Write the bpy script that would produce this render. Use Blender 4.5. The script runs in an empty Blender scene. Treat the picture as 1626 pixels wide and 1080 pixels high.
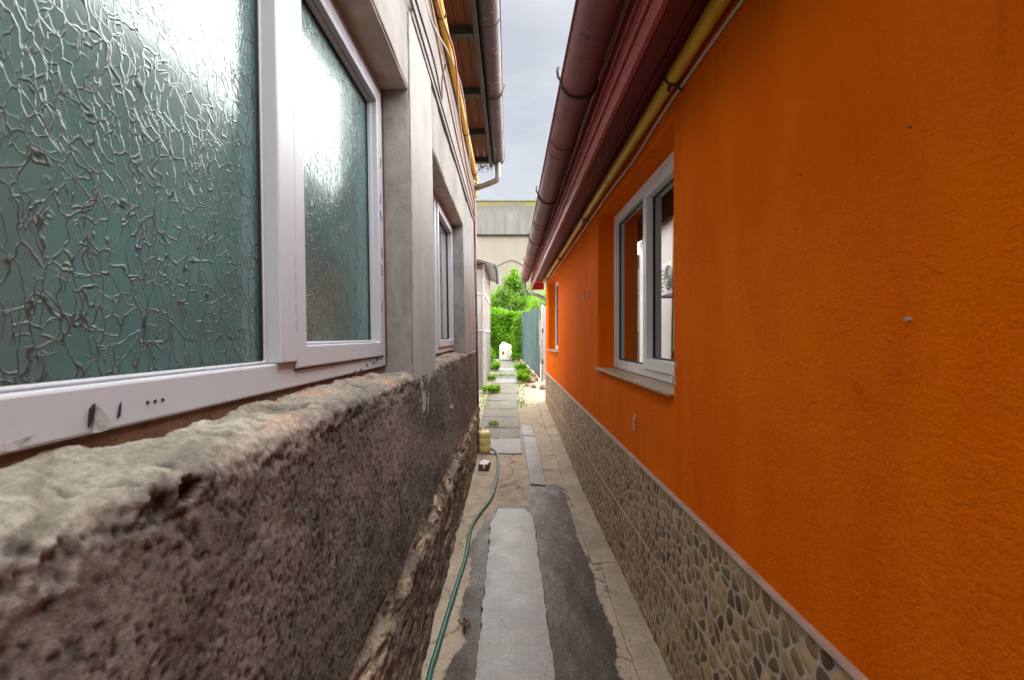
import bpy, math, random
import numpy as np
from mathutils import Vector, Matrix

random.seed(7)
SC = bpy.context.scene
E = 1.54                      # eye height above the near pavement

# ------------------------------------------------------------------ camera
cam_d = bpy.data.cameras.new('camera')
cam = bpy.data.objects.new('camera', cam_d)
SC.collection.objects.link(cam)
cam.location = (0, 0, E)
cam.rotation_euler = (math.radians(90), 0, 0)
cam_d.sensor_width = 36
cam_d.lens = 15.99
cam_d.shift_x = 4 / 1626
cam_d.shift_y = -5 / 1626
cam_d.clip_start = 0.02
cam_d.clip_end = 2000
cam_d.dof.use_dof = True
cam_d.dof.focus_distance = 2.6
cam_d.dof.aperture_fstop = 5.0
SC.camera = cam

# ------------------------------------------------------------------ sky and sun
SUN_EL, SUN_AZ = 66, 50      # azimuth clockwise from +Y (alley direction)
world = bpy.data.worlds.new('World')
SC.world = world
world.use_nodes = True
wt = world.node_tree
wt.nodes.clear()
def wn(t, **k):
    n = wt.nodes.new(t)
    for a, b in k.items():
        setattr(n, a, b)
    return n
w_out = wn('ShaderNodeOutputWorld'); w_bg = wn('ShaderNodeBackground')
w_sky = wn('ShaderNodeTexSky', sky_type='NISHITA')
w_sky.sun_disc = False
w_sky.sun_elevation = math.radians(SUN_EL)
w_sky.sun_rotation = math.radians(SUN_AZ)
w_sky.dust_density = 3.0
w_tc = wn('ShaderNodeTexCoord')
w_map = wn('ShaderNodeMapping'); w_map.inputs['Scale'].default_value = (1.0, 1.0, 2.6)
w_no = wn('ShaderNodeTexNoise'); w_no.inputs['Scale'].default_value = 2.6
w_no.inputs['Detail'].default_value = 7; w_no.inputs['Roughness'].default_value = 0.55
w_cr = wn('ShaderNodeValToRGB')
w_cr.color_ramp.elements[0].position = 0.36; w_cr.color_ramp.elements[0].color = (.60, .615, .64, 1)
w_cr.color_ramp.elements[1].position = 0.66; w_cr.color_ramp.elements[1].color = (.90, .905, .905, 1)
w_mix = wn('ShaderNodeMix', data_type='RGBA'); w_mix.inputs[0].default_value = 0.95
L = wt.links.new
L(w_tc.outputs['Generated'], w_map.inputs['Vector']); L(w_map.outputs[0], w_no.inputs['Vector'])
L(w_no.outputs[0], w_cr.inputs[0])
L(w_sky.outputs[0], w_mix.inputs[6]); L(w_cr.outputs[0], w_mix.inputs[7])
L(w_mix.outputs[2], w_bg.inputs['Color'])
w_bg.inputs['Strength'].default_value = 0.055
L(w_bg.outputs[0], w_out.inputs[0])

sun_d = bpy.data.lights.new('sun', 'SUN')
sun_d.energy = 1.5
sun_d.angle = math.radians(150)          # overcast: a broad bright patch of cloud
sun_d.color = (1.0, 0.97, 0.93)
sun = bpy.data.objects.new('sun', sun_d)
SC.collection.objects.link(sun)
el, az = math.radians(SUN_EL), math.radians(SUN_AZ)
sdir = Vector((math.sin(az) * math.cos(el), math.cos(az) * math.cos(el), math.sin(el)))
sun.rotation_euler = sdir.to_track_quat('Z', 'Y').to_euler()
sun.location = (0, -5, 30)

SC.view_settings.view_transform = 'Standard'
SC.view_settings.look = 'None'
SC.view_settings.gamma = 1
SC.view_settings.use_curve_mapping = False
SC.view_settings.exposure = 3.95
SC.render.engine = 'CYCLES'
SC.cycles.max_bounces = 10
SC.cycles.diffuse_bounces = 6
SC.cycles.use_denoising = True

# ------------------------------------------------------------------ helpers
def _hash(i, j, k, seed):
    h = (i * 374761393 + j * 668265263 + k * 2147483647 + seed * 1274126177) & 0xFFFFFFFF
    h = ((h ^ (h >> 13)) * 1274126177) & 0xFFFFFFFF
    h = h ^ (h >> 16)
    return (h & 0xFFFF) / 65535.0
def vnoise(x, y, z=0.0, seed=0):
    x, y, z = np.broadcast_arrays(np.asarray(x, float), np.asarray(y, float), np.asarray(z, float))
    xi, yi, zi = np.floor(x).astype(np.int64), np.floor(y).astype(np.int64), np.floor(z).astype(np.int64)
    fx, fy, fz = x - xi, y - yi, z - zi
    fx, fy, fz = [f * f * (3 - 2 * f) for f in (fx, fy, fz)]
    r = 0
    for a in (0, 1):
        for b in (0, 1):
            for c in (0, 1):
                w = (fx if a else 1 - fx) * (fy if b else 1 - fy) * (fz if c else 1 - fz)
                r = r + w * _hash(xi + a, yi + b, zi + c, seed)
    return r * 2 - 1
def fbm(x, y, z=0.0, oct=4, seed=0, gain=0.5):
    r, a = 0, 1.0
    for o in range(oct):
        r = r + a * vnoise(np.asarray(x) * 2 ** o, np.asarray(y) * 2 ** o, np.asarray(z) * 2 ** o, seed + o)
        a *= gain
    return r

def gz(y):                                    # the path climbs gently away from the camera
    y = np.asarray(y, float)
    return np.interp(y, [-50, 4.5, 12.5, 19, 26, 400], [0, 0, 0.36, 0.54, 0.66, 0.66])

def tag(o, label=None, cat=None, group=None, kind=None):
    if label: o['label'] = label
    if cat: o['category'] = cat
    if group: o['group'] = group
    if kind: o['kind'] = kind
    return o
def thing(name, label, cat, loc, group=None):
    o = bpy.data.objects.new(name, None)
    o.empty_display_size = 0.1
    SC.collection.objects.link(o)
    o.location = loc
    return tag(o, label, cat, group)
def world_loc(o):
    v = Vector(o.location)
    p = o.parent
    while p:
        v += Vector(p.location); p = p.parent
    return v
def child_empty(name, parent, loc):
    o = bpy.data.objects.new(name, None); o.empty_display_size = 0.1
    SC.collection.objects.link(o)
    o.parent = parent; o.location = Vector(loc) - world_loc(parent)
    return o
def obj(name, verts, faces, mat, parent=None, smooth=False, origin=None, bevel=0, tint=None):
    """verts in world coordinates; the mesh is stored round `origin` (default: its own centre foot)."""
    v = np.asarray(verts, float).reshape(-1, 3)
    if origin is None:
        mn, mx = v.min(0), v.max(0)
        origin = ((mn[0] + mx[0]) / 2, (mn[1] + mx[1]) / 2, mn[2])
    origin = np.asarray(origin, float)
    me = bpy.data.meshes.new(name)
    me.from_pydata((v - origin).tolist(), [], faces if isinstance(faces, list) else faces.tolist())
    if smooth:
        me.polygons.foreach_set('use_smooth', [True] * len(me.polygons))
    if tint is not None:
        a = me.color_attributes.new('tint', 'FLOAT_COLOR', 'POINT')
        t = np.ones((len(v), 4)); t[:, :3] = tint
        a.data.foreach_set('color', t.ravel())
    if mat: me.materials.append(mat)
    o = bpy.data.objects.new(name, me)
    SC.collection.objects.link(o)
    if parent:
        o.parent = parent
        o.location = Vector(origin) - world_loc(parent)
    else:
        o.location = origin
    if bevel:
        m = o.modifiers.new('bevel', 'BEVEL'); m.width = bevel; m.segments = 2; m.limit_method = 'ANGLE'; m.angle_limit = math.radians(50)
    return o

class MB:                                     # collects shapes of ONE part
    def __init__(s): s.v, s.f, s.t = [], [], []
    def add(s, v, f, tint=None):
        n = len(s.v); s.v += [tuple(p) for p in v]; s.f += [[i + n for i in q] for q in f]
        if tint is not None: s.t += [tint] * len(v)
        return s
    def box(s, x0, x1, y0, y1, z0, z1):
        v = [(x, y, z) for x in (x0, x1) for y in (y0, y1) for z in (z0, z1)]
        return s.add(v, [[0, 1, 3, 2], [4, 6, 7, 5], [0, 4, 5, 1], [2, 3, 7, 6], [0, 2, 6, 4], [1, 5, 7, 3]])
    def tube(s, pts, r, n=10, cap=True):
        pts = [Vector(p) for p in pts]; rs = r if isinstance(r, (list, tuple)) else [r] * len(pts)
        d0 = (pts[1] - pts[0]).normalized()
        up = Vector((0, 0, 1)) if abs(d0.z) < 0.9 else Vector((1, 0, 0))
        u = d0.cross(up).normalized(); vv, ff = [], []
        for i, p in enumerate(pts):
            d = ((pts[min(i + 1, len(pts) - 1)] - pts[max(i - 1, 0)])).normalized()
            u = (u - d * u.dot(d)).normalized(); w = d.cross(u)
            for k in range(n):
                a = 2 * math.pi * k / n
                vv.append(p + (u * math.cos(a) + w * math.sin(a)) * rs[i])
        for i in range(len(pts) - 1):
            for k in range(n):
                k2 = (k + 1) % n
                ff.append([i * n + k, i * n + k2, (i + 1) * n + k2, (i + 1) * n + k])
        if cap:
            ff.append(list(range(n))[::-1]); ff.append([(len(pts) - 1) * n + k for k in range(n)])
        return s.add(vv, ff)
    def prism(s, poly, fn0, fn1):             # poly (a,b) -> two caps
        n = len(poly)
        v = [fn0(*p) for p in poly] + [fn1(*p) for p in poly]
        f = [list(range(n))[::-1], list(range(n, 2 * n))] + [[i, (i + 1) % n, n + (i + 1) % n, n + i] for i in range(n)]
        return s.add(v, f)
    def ring(s, x0, x1, y0, y1, z0, z1, w):   # a picture-frame shape in the YZ plane
        v, f = [], []
        for x in (x0, x1):
            v += [(x, y0, z0), (x, y1, z0), (x, y1, z1), (x, y0, z1),
                  (x, y0 + w, z0 + w), (x, y1 - w, z0 + w), (x, y1 - w, z1 - w), (x, y0 + w, z1 - w)]
        for i in range(4):
            j = (i + 1) % 4
            f += [[i, j, 4 + j, 4 + i], [8 + i, 12 + i, 12 + j, 8 + j], [i, 8 + i, 8 + j, j], [4 + i, 4 + j, 12 + j, 12 + i]]
        return s.add(v, f)
    def build(s, name, mat, parent=None, smooth=False, origin=None, bevel=0):
        return obj(name, s.v, s.f, mat, parent, smooth, origin, bevel, np.array(s.t) if s.t else None)

def smooth_curve(p, n=8):                     # Catmull-Rom
    p = [np.array(q, float) for q in p]; p = [2 * p[0] - p[1]] + p + [2 * p[-1] - p[-2]]
    out = []
    for i in range(1, len(p) - 2):
        for k in range(n):
            t = k / n; a, b, c, d = p[i - 1:i + 3]
            out.append(0.5 * (2 * b + (c - a) * t + (2 * a - 5 * b + 4 * c - d) * t * t + (3 * b - a - 3 * c + d) * t ** 3))
    return out + [p[-2]]

# ------------------------------------------------------------------ materials
class NT:
    def __init__(s, name):
        s.m = bpy.data.materials.new(name); s.m.use_nodes = True
        s.t = s.m.node_tree; s.b = s.t.nodes['Principled BSDF']
        s.co = s.n('ShaderNodeTexCoord').outputs['Object']
    def n(s, typ, ins=None, **props):
        nd = s.t.nodes.new(typ)
        for k, v in props.items(): setattr(nd, k, v)
        for k, v in (ins or {}).items(): s.set(nd, k, v)
        return nd
    def set(s, nd, k, v):
        i = nd.inputs[k]
        if isinstance(v, bpy.types.NodeSocket): s.t.links.new(v, i)
        else:
            if isinstance(v, tuple) and len(v) == 3 and i.type == 'RGBA': v = (*v, 1)
            i.default_value = v
    def p(s, **k):
        for a, v in k.items(): s.set(s.b, a.replace('_', ' '), v)
    def mapped(s, scale, src=None):
        return s.n('ShaderNodeMapping', {'Vector': src or s.co, 'Scale': scale}).outputs[0]
    def noise(s, scale, detail=4, rough=0.55, vec=None, dist=0.0, out=0):
        return s.n('ShaderNodeTexNoise', {'Vector': vec or s.co, 'Scale': scale, 'Detail': detail, 'Roughness': rough, 'Distortion': dist}).outputs[out]
    def ramp(s, fac, stops):
        r = s.n('ShaderNodeValToRGB', {'Fac': fac}); e = r.color_ramp.elements
        while len(e) < len(stops): e.new(0.5)
        for q, (pos, c) in zip(e, stops):
            q.position = pos; q.color = (c, c, c, 1) if isinstance(c, (int, float)) else (*c, 1)
        return r.outputs[0]
    def mix(s, f, a, b, mode='MIX'):
        m = s.n('ShaderNodeMix', data_type='RGBA', blend_type=mode)
        s.set(m, 0, f); s.set(m, 6, a); s.set(m, 7, b)
        return m.outputs[2]
    def math(s, op, a, b=0.0, c=0.0):
        m = s.n('ShaderNodeMath', operation=op); s.set(m, 0, a); s.set(m, 1, b); s.set(m, 2, c)
        return m.outputs[0]
    def bump(s, h, strength=0.5, dist=0.01, prev=None):
        i = {'Height': h, 'Strength': strength, 'Distance': dist}
        if prev: i['Normal'] = prev
        return s.n('ShaderNodeBump', i).outputs[0]
    def attr(s, name, out='Color'):
        return s.n('ShaderNodeAttribute', attribute_name=name).outputs[out]
    def xyz(s, ax):
        return s.n('ShaderNodeSeparateXYZ', {0: s.co}).outputs[ax]

def simple(name, col, rough=0.6, var=0.25, scale=8, bump=0.2, bscale=60, bdist=0.002, metal=0.0, spec=0.5, dark=None, stretch=(1, 1, 1)):
    n = NT(name); c2 = dark or tuple(c * (1 - var) for c in col)
    v = n.mapped(stretch)
    f = n.ramp(n.noise(scale, 6, 0.6, v), [(0.3, 0.0), (0.7, 1.0)])
    n.p(Base_Color=n.mix(f, c2, col), Roughness=rough, Metallic=metal, Specular_IOR_Level=spec)
    if bump: n.p(Normal=n.bump(n.noise(bscale, 4, 0.6, v), bump, bdist))
    return n.m

def mk_orange():
    n = NT('orange_plaster')
    streak = n.noise(3.0, 6, 0.65, n.mapped((1, 1.3, 0.35)), 0.6)
    blot = n.noise(1.3, 4, 0.5)
    c = n.mix(n.ramp(streak, [(0.3, 0.0), (0.7, 1.0)]), (0.82, 0.132, 0.001), (0.95, 0.194, 0.002))
    c = n.mix(n.ramp(blot, [(0.35, 0.0), (0.75, 0.55)]), c, (0.86, 0.134, 0.001))
    scuff = n.noise(5.5, 8, 0.75, n.mapped((1, 1, 0.6)), 1.2)
    c = n.mix(n.ramp(scuff, [(0.60, 0.0), (0.76, 0.6)]), c, (0.46, 0.076, 0.003))
    z = n.xyz(2)
    spl = n.math('ADD', z, n.math('MULTIPLY', n.noise(3.5, 7, 0.75), 0.42))
    c = n.mix(n.ramp(spl, [(0.98, 0.55), (1.14, 0.0)]), c, (0.48, 0.115, 0.022))
    drip = n.noise(7, 6, 0.7, n.mapped((1, 1.5, 0.09)))
    c = n.mix(n.ramp(drip, [(0.62, 0.0), (0.74, 0.35)]), c, (0.47, 0.09, 0.010))
    grain = n.noise(170, 3, 0.6)
    trow = n.noise(24, 5, 0.6, n.mapped((1, 1, 1.3)), 2.2)
    b = n.bump(trow, 0.42, 0.011)
    b = n.bump(n.noise(75, 4, 0.65), 0.6, 0.006, b)
    b = n.bump(grain, 0.8, 0.004, b)
    n.p(Base_Color=c, Roughness=0.85, Specular_IOR_Level=0.04, Normal=b)
    return n.m
def mk_rough():
    n = NT('rough_cement_render')
    g = n.noise(130, 5, 0.65)
    g2 = n.noise(60, 4, 0.65)
    c = n.mix(n.ramp(g2, [(0.3, 0.0), (0.7, 1.0)]), (0.62, 0.60, 0.58), (1.25, 1.22, 1.18))
    c = n.mix(1.0, n.attr('tint'), c, 'MULTIPLY')
    sp = n.noise(230, 3, 0.7)
    c = n.mix(n.ramp(sp, [(0.34, 0.45), (0.46, 0.0)]), c, (0.06, 0.05, 0.042))
    b = n.bump(n.noise(34, 6, 0.75), 0.45, 0.006); b = n.bump(n.noise(150, 4, 0.7), 0.6, 0.0035, b); b = n.bump(n.noise(420, 2, 0.5), 0.4, 0.0012, b)
    n.p(Base_Color=c, Roughness=0.92, Specular_IOR_Level=0.2, Normal=b)
    return n.m
def mk_plaster():
    n = NT('cream_plaster')
    a = n.noise(2.2, 7, 0.68, n.mapped((1, 1, 0.5)), 0.5)
    c = n.mix(n.ramp(a, [(0.32, 0.0), (0.62, 1.0)]), (0.18, 0.178, 0.174), (0.285, 0.281, 0.274))
    d = n.noise(9, 8, 0.75, None, 1.0)
    c = n.mix(n.ramp(d, [(0.60, 0.0), (0.76, 0.5)]), c, (0.26, 0.235, 0.21))
    speck = n.noise(90, 2, 0.5)
    c = n.mix(n.ramp(speck, [(0.70, 0.0), (0.78, 0.5)]), c, (0.18, 0.16, 0.14))
    b = n.bump(n.noise(14, 6, 0.65, None, 0.8), 0.5, 0.012); b = n.bump(n.noise(150, 3, 0.6), 0.35, 0.002, b)
    n.p(Base_Color=c, Roughness=0.85, Specular_IOR_Level=0.25, Normal=b)
    return n.m
def mk_jamb():
    n = NT('grey_cement_jamb')
    a = n.noise(6, 7, 0.68, n.mapped((1, 1, 0.7)), 1.0)
    c = n.mix(n.ramp(a, [(0.3, 0.0), (0.7, 1.0)]), (0.16, 0.152, 0.145), (0.30, 0.285, 0.27))
    vo = n.n('ShaderNodeTexVoronoi', {'Vector': n.mapped((1, 1, 1), n.n('ShaderNodeTexNoise', {'Vector': n.co, 'Scale': 9}).outputs[1]), 'Scale': 3.2}, feature='DISTANCE_TO_EDGE').outputs['Distance']
    b = n.bump(n.ramp(vo, [(0.0, 0.0), (0.03, 1.0)]), 0.25, 0.003)
    b = n.bump(n.noise(30, 5, 0.6, None, 1.4), 0.4, 0.006, b)
    n.p(Base_Color=c, Roughness=0.88, Specular_IOR_Level=0.2, Normal=b)
    return n.m
def mk_glass_vein():
    n = NT('textured_teal_glass')
    wob = n.n('ShaderNodeTexNoise', {'Vector': n.co, 'Scale': 9.0, 'Detail': 3.0}).outputs[1]
    off = n.n('ShaderNodeVectorMath', {0: wob, 1: (0.5, 0.5, 0.5)}, operation='SUBTRACT').outputs[0]
    off = n.n('ShaderNodeVectorMath', {0: off, 'Scale': 0.085}, operation='SCALE').outputs[0]
    v = n.n('ShaderNodeVectorMath', {0: n.co, 1: off}, operation='ADD').outputs[0]
    v = n.n('ShaderNodeMapping', {'Vector': v, 'Scale': (1, 1.3, 0.62), 'Rotation': (math.radians(14), 0, 0)}).outputs[0]
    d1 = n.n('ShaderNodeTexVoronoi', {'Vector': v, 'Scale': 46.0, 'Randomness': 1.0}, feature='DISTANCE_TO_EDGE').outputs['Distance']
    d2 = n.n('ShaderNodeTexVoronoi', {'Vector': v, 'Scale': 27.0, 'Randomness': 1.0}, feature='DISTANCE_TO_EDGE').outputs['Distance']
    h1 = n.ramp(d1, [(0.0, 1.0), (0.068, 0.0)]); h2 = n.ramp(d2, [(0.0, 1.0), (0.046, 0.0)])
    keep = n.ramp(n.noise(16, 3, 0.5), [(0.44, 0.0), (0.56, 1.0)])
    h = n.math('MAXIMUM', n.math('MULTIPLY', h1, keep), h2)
    fine = n.noise(120, 3, 0.6)
    b = n.bump(fine, 0.15, 0.0012, n.bump(h, 1.0, 0.0018))
    bg = n.bump(fine, 0.14, 0.0009, n.bump(h, 0.32, 0.0008))
    cloud = n.noise(2.5, 3, 0.5)
    c = n.mix(n.ramp(cloud, [(0.35, 0.0), (0.65, 1.0)]), (0.038, 0.105, 0.103), (0.074, 0.165, 0.163))
    c = n.mix(n.ramp(h, [(0.30, 0.0), (0.75, 0.9)]), c, (0.016, 0.024, 0.020))  # dark refraction lines of the veins put into the body colour
    n.p(Base_Color=c, Roughness=0.35, Specular_IOR_Level=0.3, Normal=b)
    g = n.n('ShaderNodeBsdfGlossy', {'Color': (0.86, 0.97, 0.98), 'Roughness': 0.13, 'Normal': bg})
    fr = n.n('ShaderNodeFresnel', {'IOR': 1.65}).outputs[0]
    mx = n.n('ShaderNodeMixShader', {0: n.math('MINIMUM', n.math('MULTIPLY_ADD', fr, 1.0, 0.05), 0.17)})
    n.t.links.new(n.b.outputs[0], mx.inputs[1]); n.t.links.new(g.outputs[0], mx.inputs[2])
    n.t.links.new(mx.outputs[0], n.t.nodes['Material Output'].inputs[0])
    return n.m
def mk_glass(name, col, spec=0.8, through=0.25):
    n = NT(name)
    n.p(Base_Color=col, Roughness=0.03, Specular_IOR_Level=spec, IOR=1.52,
        Normal=n.bump(n.noise(3, 2, 0.5), 0.03, 0.01))
    t = n.n('ShaderNodeBsdfTransparent', {'Color': (0.75, 0.82, 0.80)})
    fr = n.n('ShaderNodeFresnel', {'IOR': 1.7}).outputs[0]
    f = n.math('MULTIPLY_ADD', fr, 1.3, 1 - through)
    gl_ = n.n('ShaderNodeBsdfGlossy', {'Color': (0.9, 0.93, 0.93), 'Roughness': 0.02}); gm = n.n('ShaderNodeMixShader', {0: n.math('MULTIPLY', fr, 1.2)})
    n.t.links.new(n.b.outputs[0], gm.inputs[1]); n.t.links.new(gl_.outputs[0], gm.inputs[2])
    mx = n.n('ShaderNodeMixShader', {0: n.math('MINIMUM', f, 1.0)})
    n.t.links.new(t.outputs[0], mx.inputs[1]); n.t.links.new(gm.outputs[0], mx.inputs[2])
    n.t.links.new(mx.outputs[0], n.t.nodes['Material Output'].inputs[0])
    return n.m
def mk_upvc(name='white_upvc', grime=0.5, base=(0.44, 0.465, 0.515)):
    n = NT(name)
    g = n.noise(7, 8, 0.75, n.mapped((1, 1, 1)), 0.8)
    c = n.mix(n.ramp(g, [(0.52, 0.0), (0.80, grime)]), base, (0.42, 0.39, 0.38))
    sp = n.noise(55, 3, 0.6)
    c = n.mix(n.ramp(sp, [(0.70, 0.0), (0.76, grime)]), c, (0.22, 0.2, 0.2))
    n.p(Base_Color=c, Roughness=0.38, Specular_IOR_Level=0.5, Normal=n.bump(n.noise(40, 3), 0.05, 0.002))
    return n.m
def mk_gutter(name, base, dark, rust, rust_amt):
    n = NT(name)
    ring = n.noise(26, 5, 0.7, n.mapped((0.35, 1.0, 0.35)), 0.6)
    big = n.noise(2.1, 6, 0.65, n.mapped((1, 0.8, 1)))
    c = n.mix(n.ramp(big, [(0.35, 0.0), (0.65, 1.0)]), base, tuple(0.72 * q for q in base))
    c = n.mix(n.ramp(ring, [(0.54, 0.0), (0.68, 0.8)]), c, dark)
    ru = n.noise(20, 4, 0.7, n.mapped((0.6, 1.5, 0.6)))
    zz = n.noise(3.3, 4, 0.6)
    c = n.mix(n.math('MULTIPLY', n.ramp(ru, [(0.56, 0.0), (0.66, 1.0)]), n.ramp(zz, [(0.45, 0.0), (0.6, rust_amt)])), c, rust)
    n.p(Base_Color=c, Roughness=0.5, Metallic=0.0, Specular_IOR_Level=0.28, Normal=n.bump(n.noise(18, 5, 0.6), 0.35, 0.006))
    return n.m
def mk_wood(name, a, b, rough=0.6, axis=1):
    n = NT(name); sc = [9, 9, 9]; sc[axis] = 0.7
    g = n.noise(4, 7, 0.68, n.mapped(tuple(sc)), 0.7)
    c = n.mix(n.ramp(g, [(0.3, 0.0), (0.7, 1.0)]), a, b)
    st = n.noise(3, 6, 0.7)
    c = n.mix(n.ramp(st, [(0.55, 0.0), (0.75, 0.6)]), c, tuple(q * 0.45 for q in a))
    n.p(Base_Color=c, Roughness=rough, Specular_IOR_Level=0.35, Normal=n.bump(g, 0.4, 0.003))
    return n.m
def mk_pebble():
    n = NT('pebble_stone')
    c = n.mix(n.noise(60, 4, 0.6), n.mix(1.0, n.attr('tint'), (0.72, 0.72, 0.72), 'MULTIPLY'), n.mix(1.0, n.attr('tint'), (1.2, 1.2, 1.2), 'MULTIPLY'))
    n.p(Base_Color=c, Roughness=0.42, Specular_IOR_Level=0.45, Normal=n.bump(n.noise(120, 3), 0.2, 0.002))
    return n.m
def mk_pave():
    n = NT('old_alley_concrete')
    wet0 = n.attr('tint', 'Color'); sep = n.n('ShaderNodeSeparateColor', {0: wet0})
    field = sep.outputs[0]; dirt = sep.outputs[1]; moss = sep.outputs[2]
    ed = n.noise(9, 6, 0.65); ed2 = n.noise(60, 3, 0.6)
    f = n.math('ADD', field, n.math('MULTIPLY', n.math('SUBTRACT', ed, 0.5), 0.45))
    f = n.math('ADD', f, n.math('MULTIPLY', n.math('SUBTRACT', ed2, 0.5), 0.10))
    wet = n.ramp(f, [(0.47, 0.0), (0.53, 1.0)])
    a = n.noise(5, 8, 0.7, None, 0.6); gr = n.noise(110, 4, 0.65)
    dry = n.mix(n.ramp(a, [(0.3, 0.0), (0.7, 1.0)]), (0.34, 0.275, 0.205), (0.54, 0.46, 0.355))
    dry = n.mix(n.ramp(gr, [(0.35, 0.5), (0.65, 0.0)]), dry, (0.17, 0.14, 0.105))
    wc = n.mix(n.ramp(a, [(0.3, 0.0), (0.75, 1.0)]), (0.030, 0.023, 0.017), (0.064, 0.049, 0.037))
    c = n.mix(wet, dry, wc)
    c = n.mix(n.math('MULTIPLY', dirt, n.ramp(ed, [(0.4, 0.0), (0.6, 0.9)])), c, (0.16, 0.125, 0.085))
    c = n.mix(n.math('MULTIPLY', moss, n.ramp(a, [(0.42, 0.0), (0.62, 0.85)])), c, (0.115, 0.145, 0.045))
    rg = n.mix(wet, (0.9, 0.9, 0.9), n.ramp(a, [(0.3, 0.22), (0.7, 0.46)]))
    wv = n.n('ShaderNodeMix', {0: 0.22, 4: n.co, 5: n.n('ShaderNodeTexNoise', {'Vector': n.co, 'Scale': 5, 'Detail': 4}).outputs[1]}, data_type='VECTOR').outputs[1]
    ck = n.n('ShaderNodeTexVoronoi', {'Vector': wv, 'Scale': 1.5}, feature='DISTANCE_TO_EDGE').outputs['Distance']
    crack = n.ramp(ck, [(0.0, 1.0), (0.012, 0.0)])
    c = n.mix(n.math('MULTIPLY', crack, 0.75), c, (0.05, 0.04, 0.03))
    b = n.bump(n.noise(22, 6, 0.65), 0.45, 0.010); b = n.bump(gr, n.math('MULTIPLY_ADD', wet, -0.25, 0.55), 0.003, b)
    n.p(Base_Color=c, Roughness=rg, Specular_IOR_Level=0.3, Normal=b)
    return n.m
def mk_slab(name, a1, a2, r0, r1, moss=0):
    n = NT(name)
    a = n.noise(4, 8, 0.7, None, 0.5); gr = n.noise(140, 4, 0.65)
    c = n.mix(n.ramp(a, [(0.3, 0.0), (0.7, 1.0)]), a1, a2)
    c = n.mix(n.ramp(gr, [(0.36, 0.8), (0.52, 0.0)]), c, tuple(q * 0.42 for q in a1))
    pt = n.noise(38, 5, 0.75)
    c = n.mix(n.ramp(pt, [(0.64, 0.0), (0.72, 0.75)]), c, tuple(q * 0.3 for q in a1))
    st = n.noise(11, 6, 0.7)
    c = n.mix(n.ramp(st, [(0.60, 0.0), (0.74, 0.6)]), c, tuple(q * 0.42 for q in a1))
    br = n.noise(40, 4, 0.6, n.mapped((0.25, 3.0, 1)))
    c = n.mix(n.ramp(br, [(0.35, 0.35), (0.6, 0.0)]), c, tuple(q * 0.6 for q in a1))
    big = n.noise(1.7, 5, 0.65, None, 0.8)
    c = n.mix(n.ramp(big, [(0.42, 0.0), (0.64, 0.6)]), c, tuple(q * 0.55 for q in a1))
    ms = n.noise(7, 7, 0.72)
    c = n.mix(n.math('MULTIPLY', n.ramp(ms, [(0.54, 0.0), (0.68, 1.0)]), moss), c, (0.11, 0.125, 0.045)) if moss else c
    b = n.bump(br, 0.3, 0.004); b = n.bump(gr, 0.45, 0.0025, b)
    n.p(Base_Color=c, Roughness=n.ramp(a, [(0.3, r0), (0.7, r1)]), Specular_IOR_Level=0.5, Normal=b)
    return n.m
def mk_leaf(name, c1, c2):
    n = NT(name)
    c = n.mix(n.attr('tint', 'Fac'), c1, c2)
    n.p(Base_Color=c, Roughness=0.6, Specular_IOR_Level=0.15)
    t = n.n('ShaderNodeBsdfTranslucent', {'Color': n.mix(1.0, c, (1.5, 1.6, 0.7), 'MULTIPLY')})
    mx = n.n('ShaderNodeMixShader', {0: 0.35})
    n.t.links.new(n.b.outputs[0], mx.inputs[1]); n.t.links.new(t.outputs[0], mx.inputs[2])
    n.t.links.new(mx.outputs[0], n.t.nodes['Material Output'].inputs[0])
    return n.m
def mk_far_concrete():
    n = NT('stained_far_concrete')
    z = n.xyz(2)
    run = n.noise(1.1, 6, 0.7, n.mapped((1.6, 1.6, 0.18)))
    c = n.mix(n.ramp(run, [(0.35, 0.0), (0.65, 1.0)]), (0.165, 0.163, 0.158), (0.26, 0.255, 0.246))
    top = n.math('ADD', z, n.math('MULTIPLY', n.math('SUBTRACT', run, 0.5), 2.2))
    c = n.mix(n.ramp(n.math('MULTIPLY', top, 1 / 2.9), [(0.70, 0.0), (0.86, 0.75)]), c, (0.16, 0.155, 0.14))
    c = n.mix(n.math('MULTIPLY', n.ramp(n.math('MULTIPLY', z, 1 / 2.9), [(0.84, 0.0), (0.88, 1.0)]), n.ramp(n.noise(0.9, 4, 0.7), [(0.35, 0.0), (0.6, 0.9)])), c, (0.26, 0.23, 0.04))
    n.p(Base_Color=c, Roughness=0.9, Normal=n.bump(run, 0.3, 0.05))
    return n.m

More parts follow.
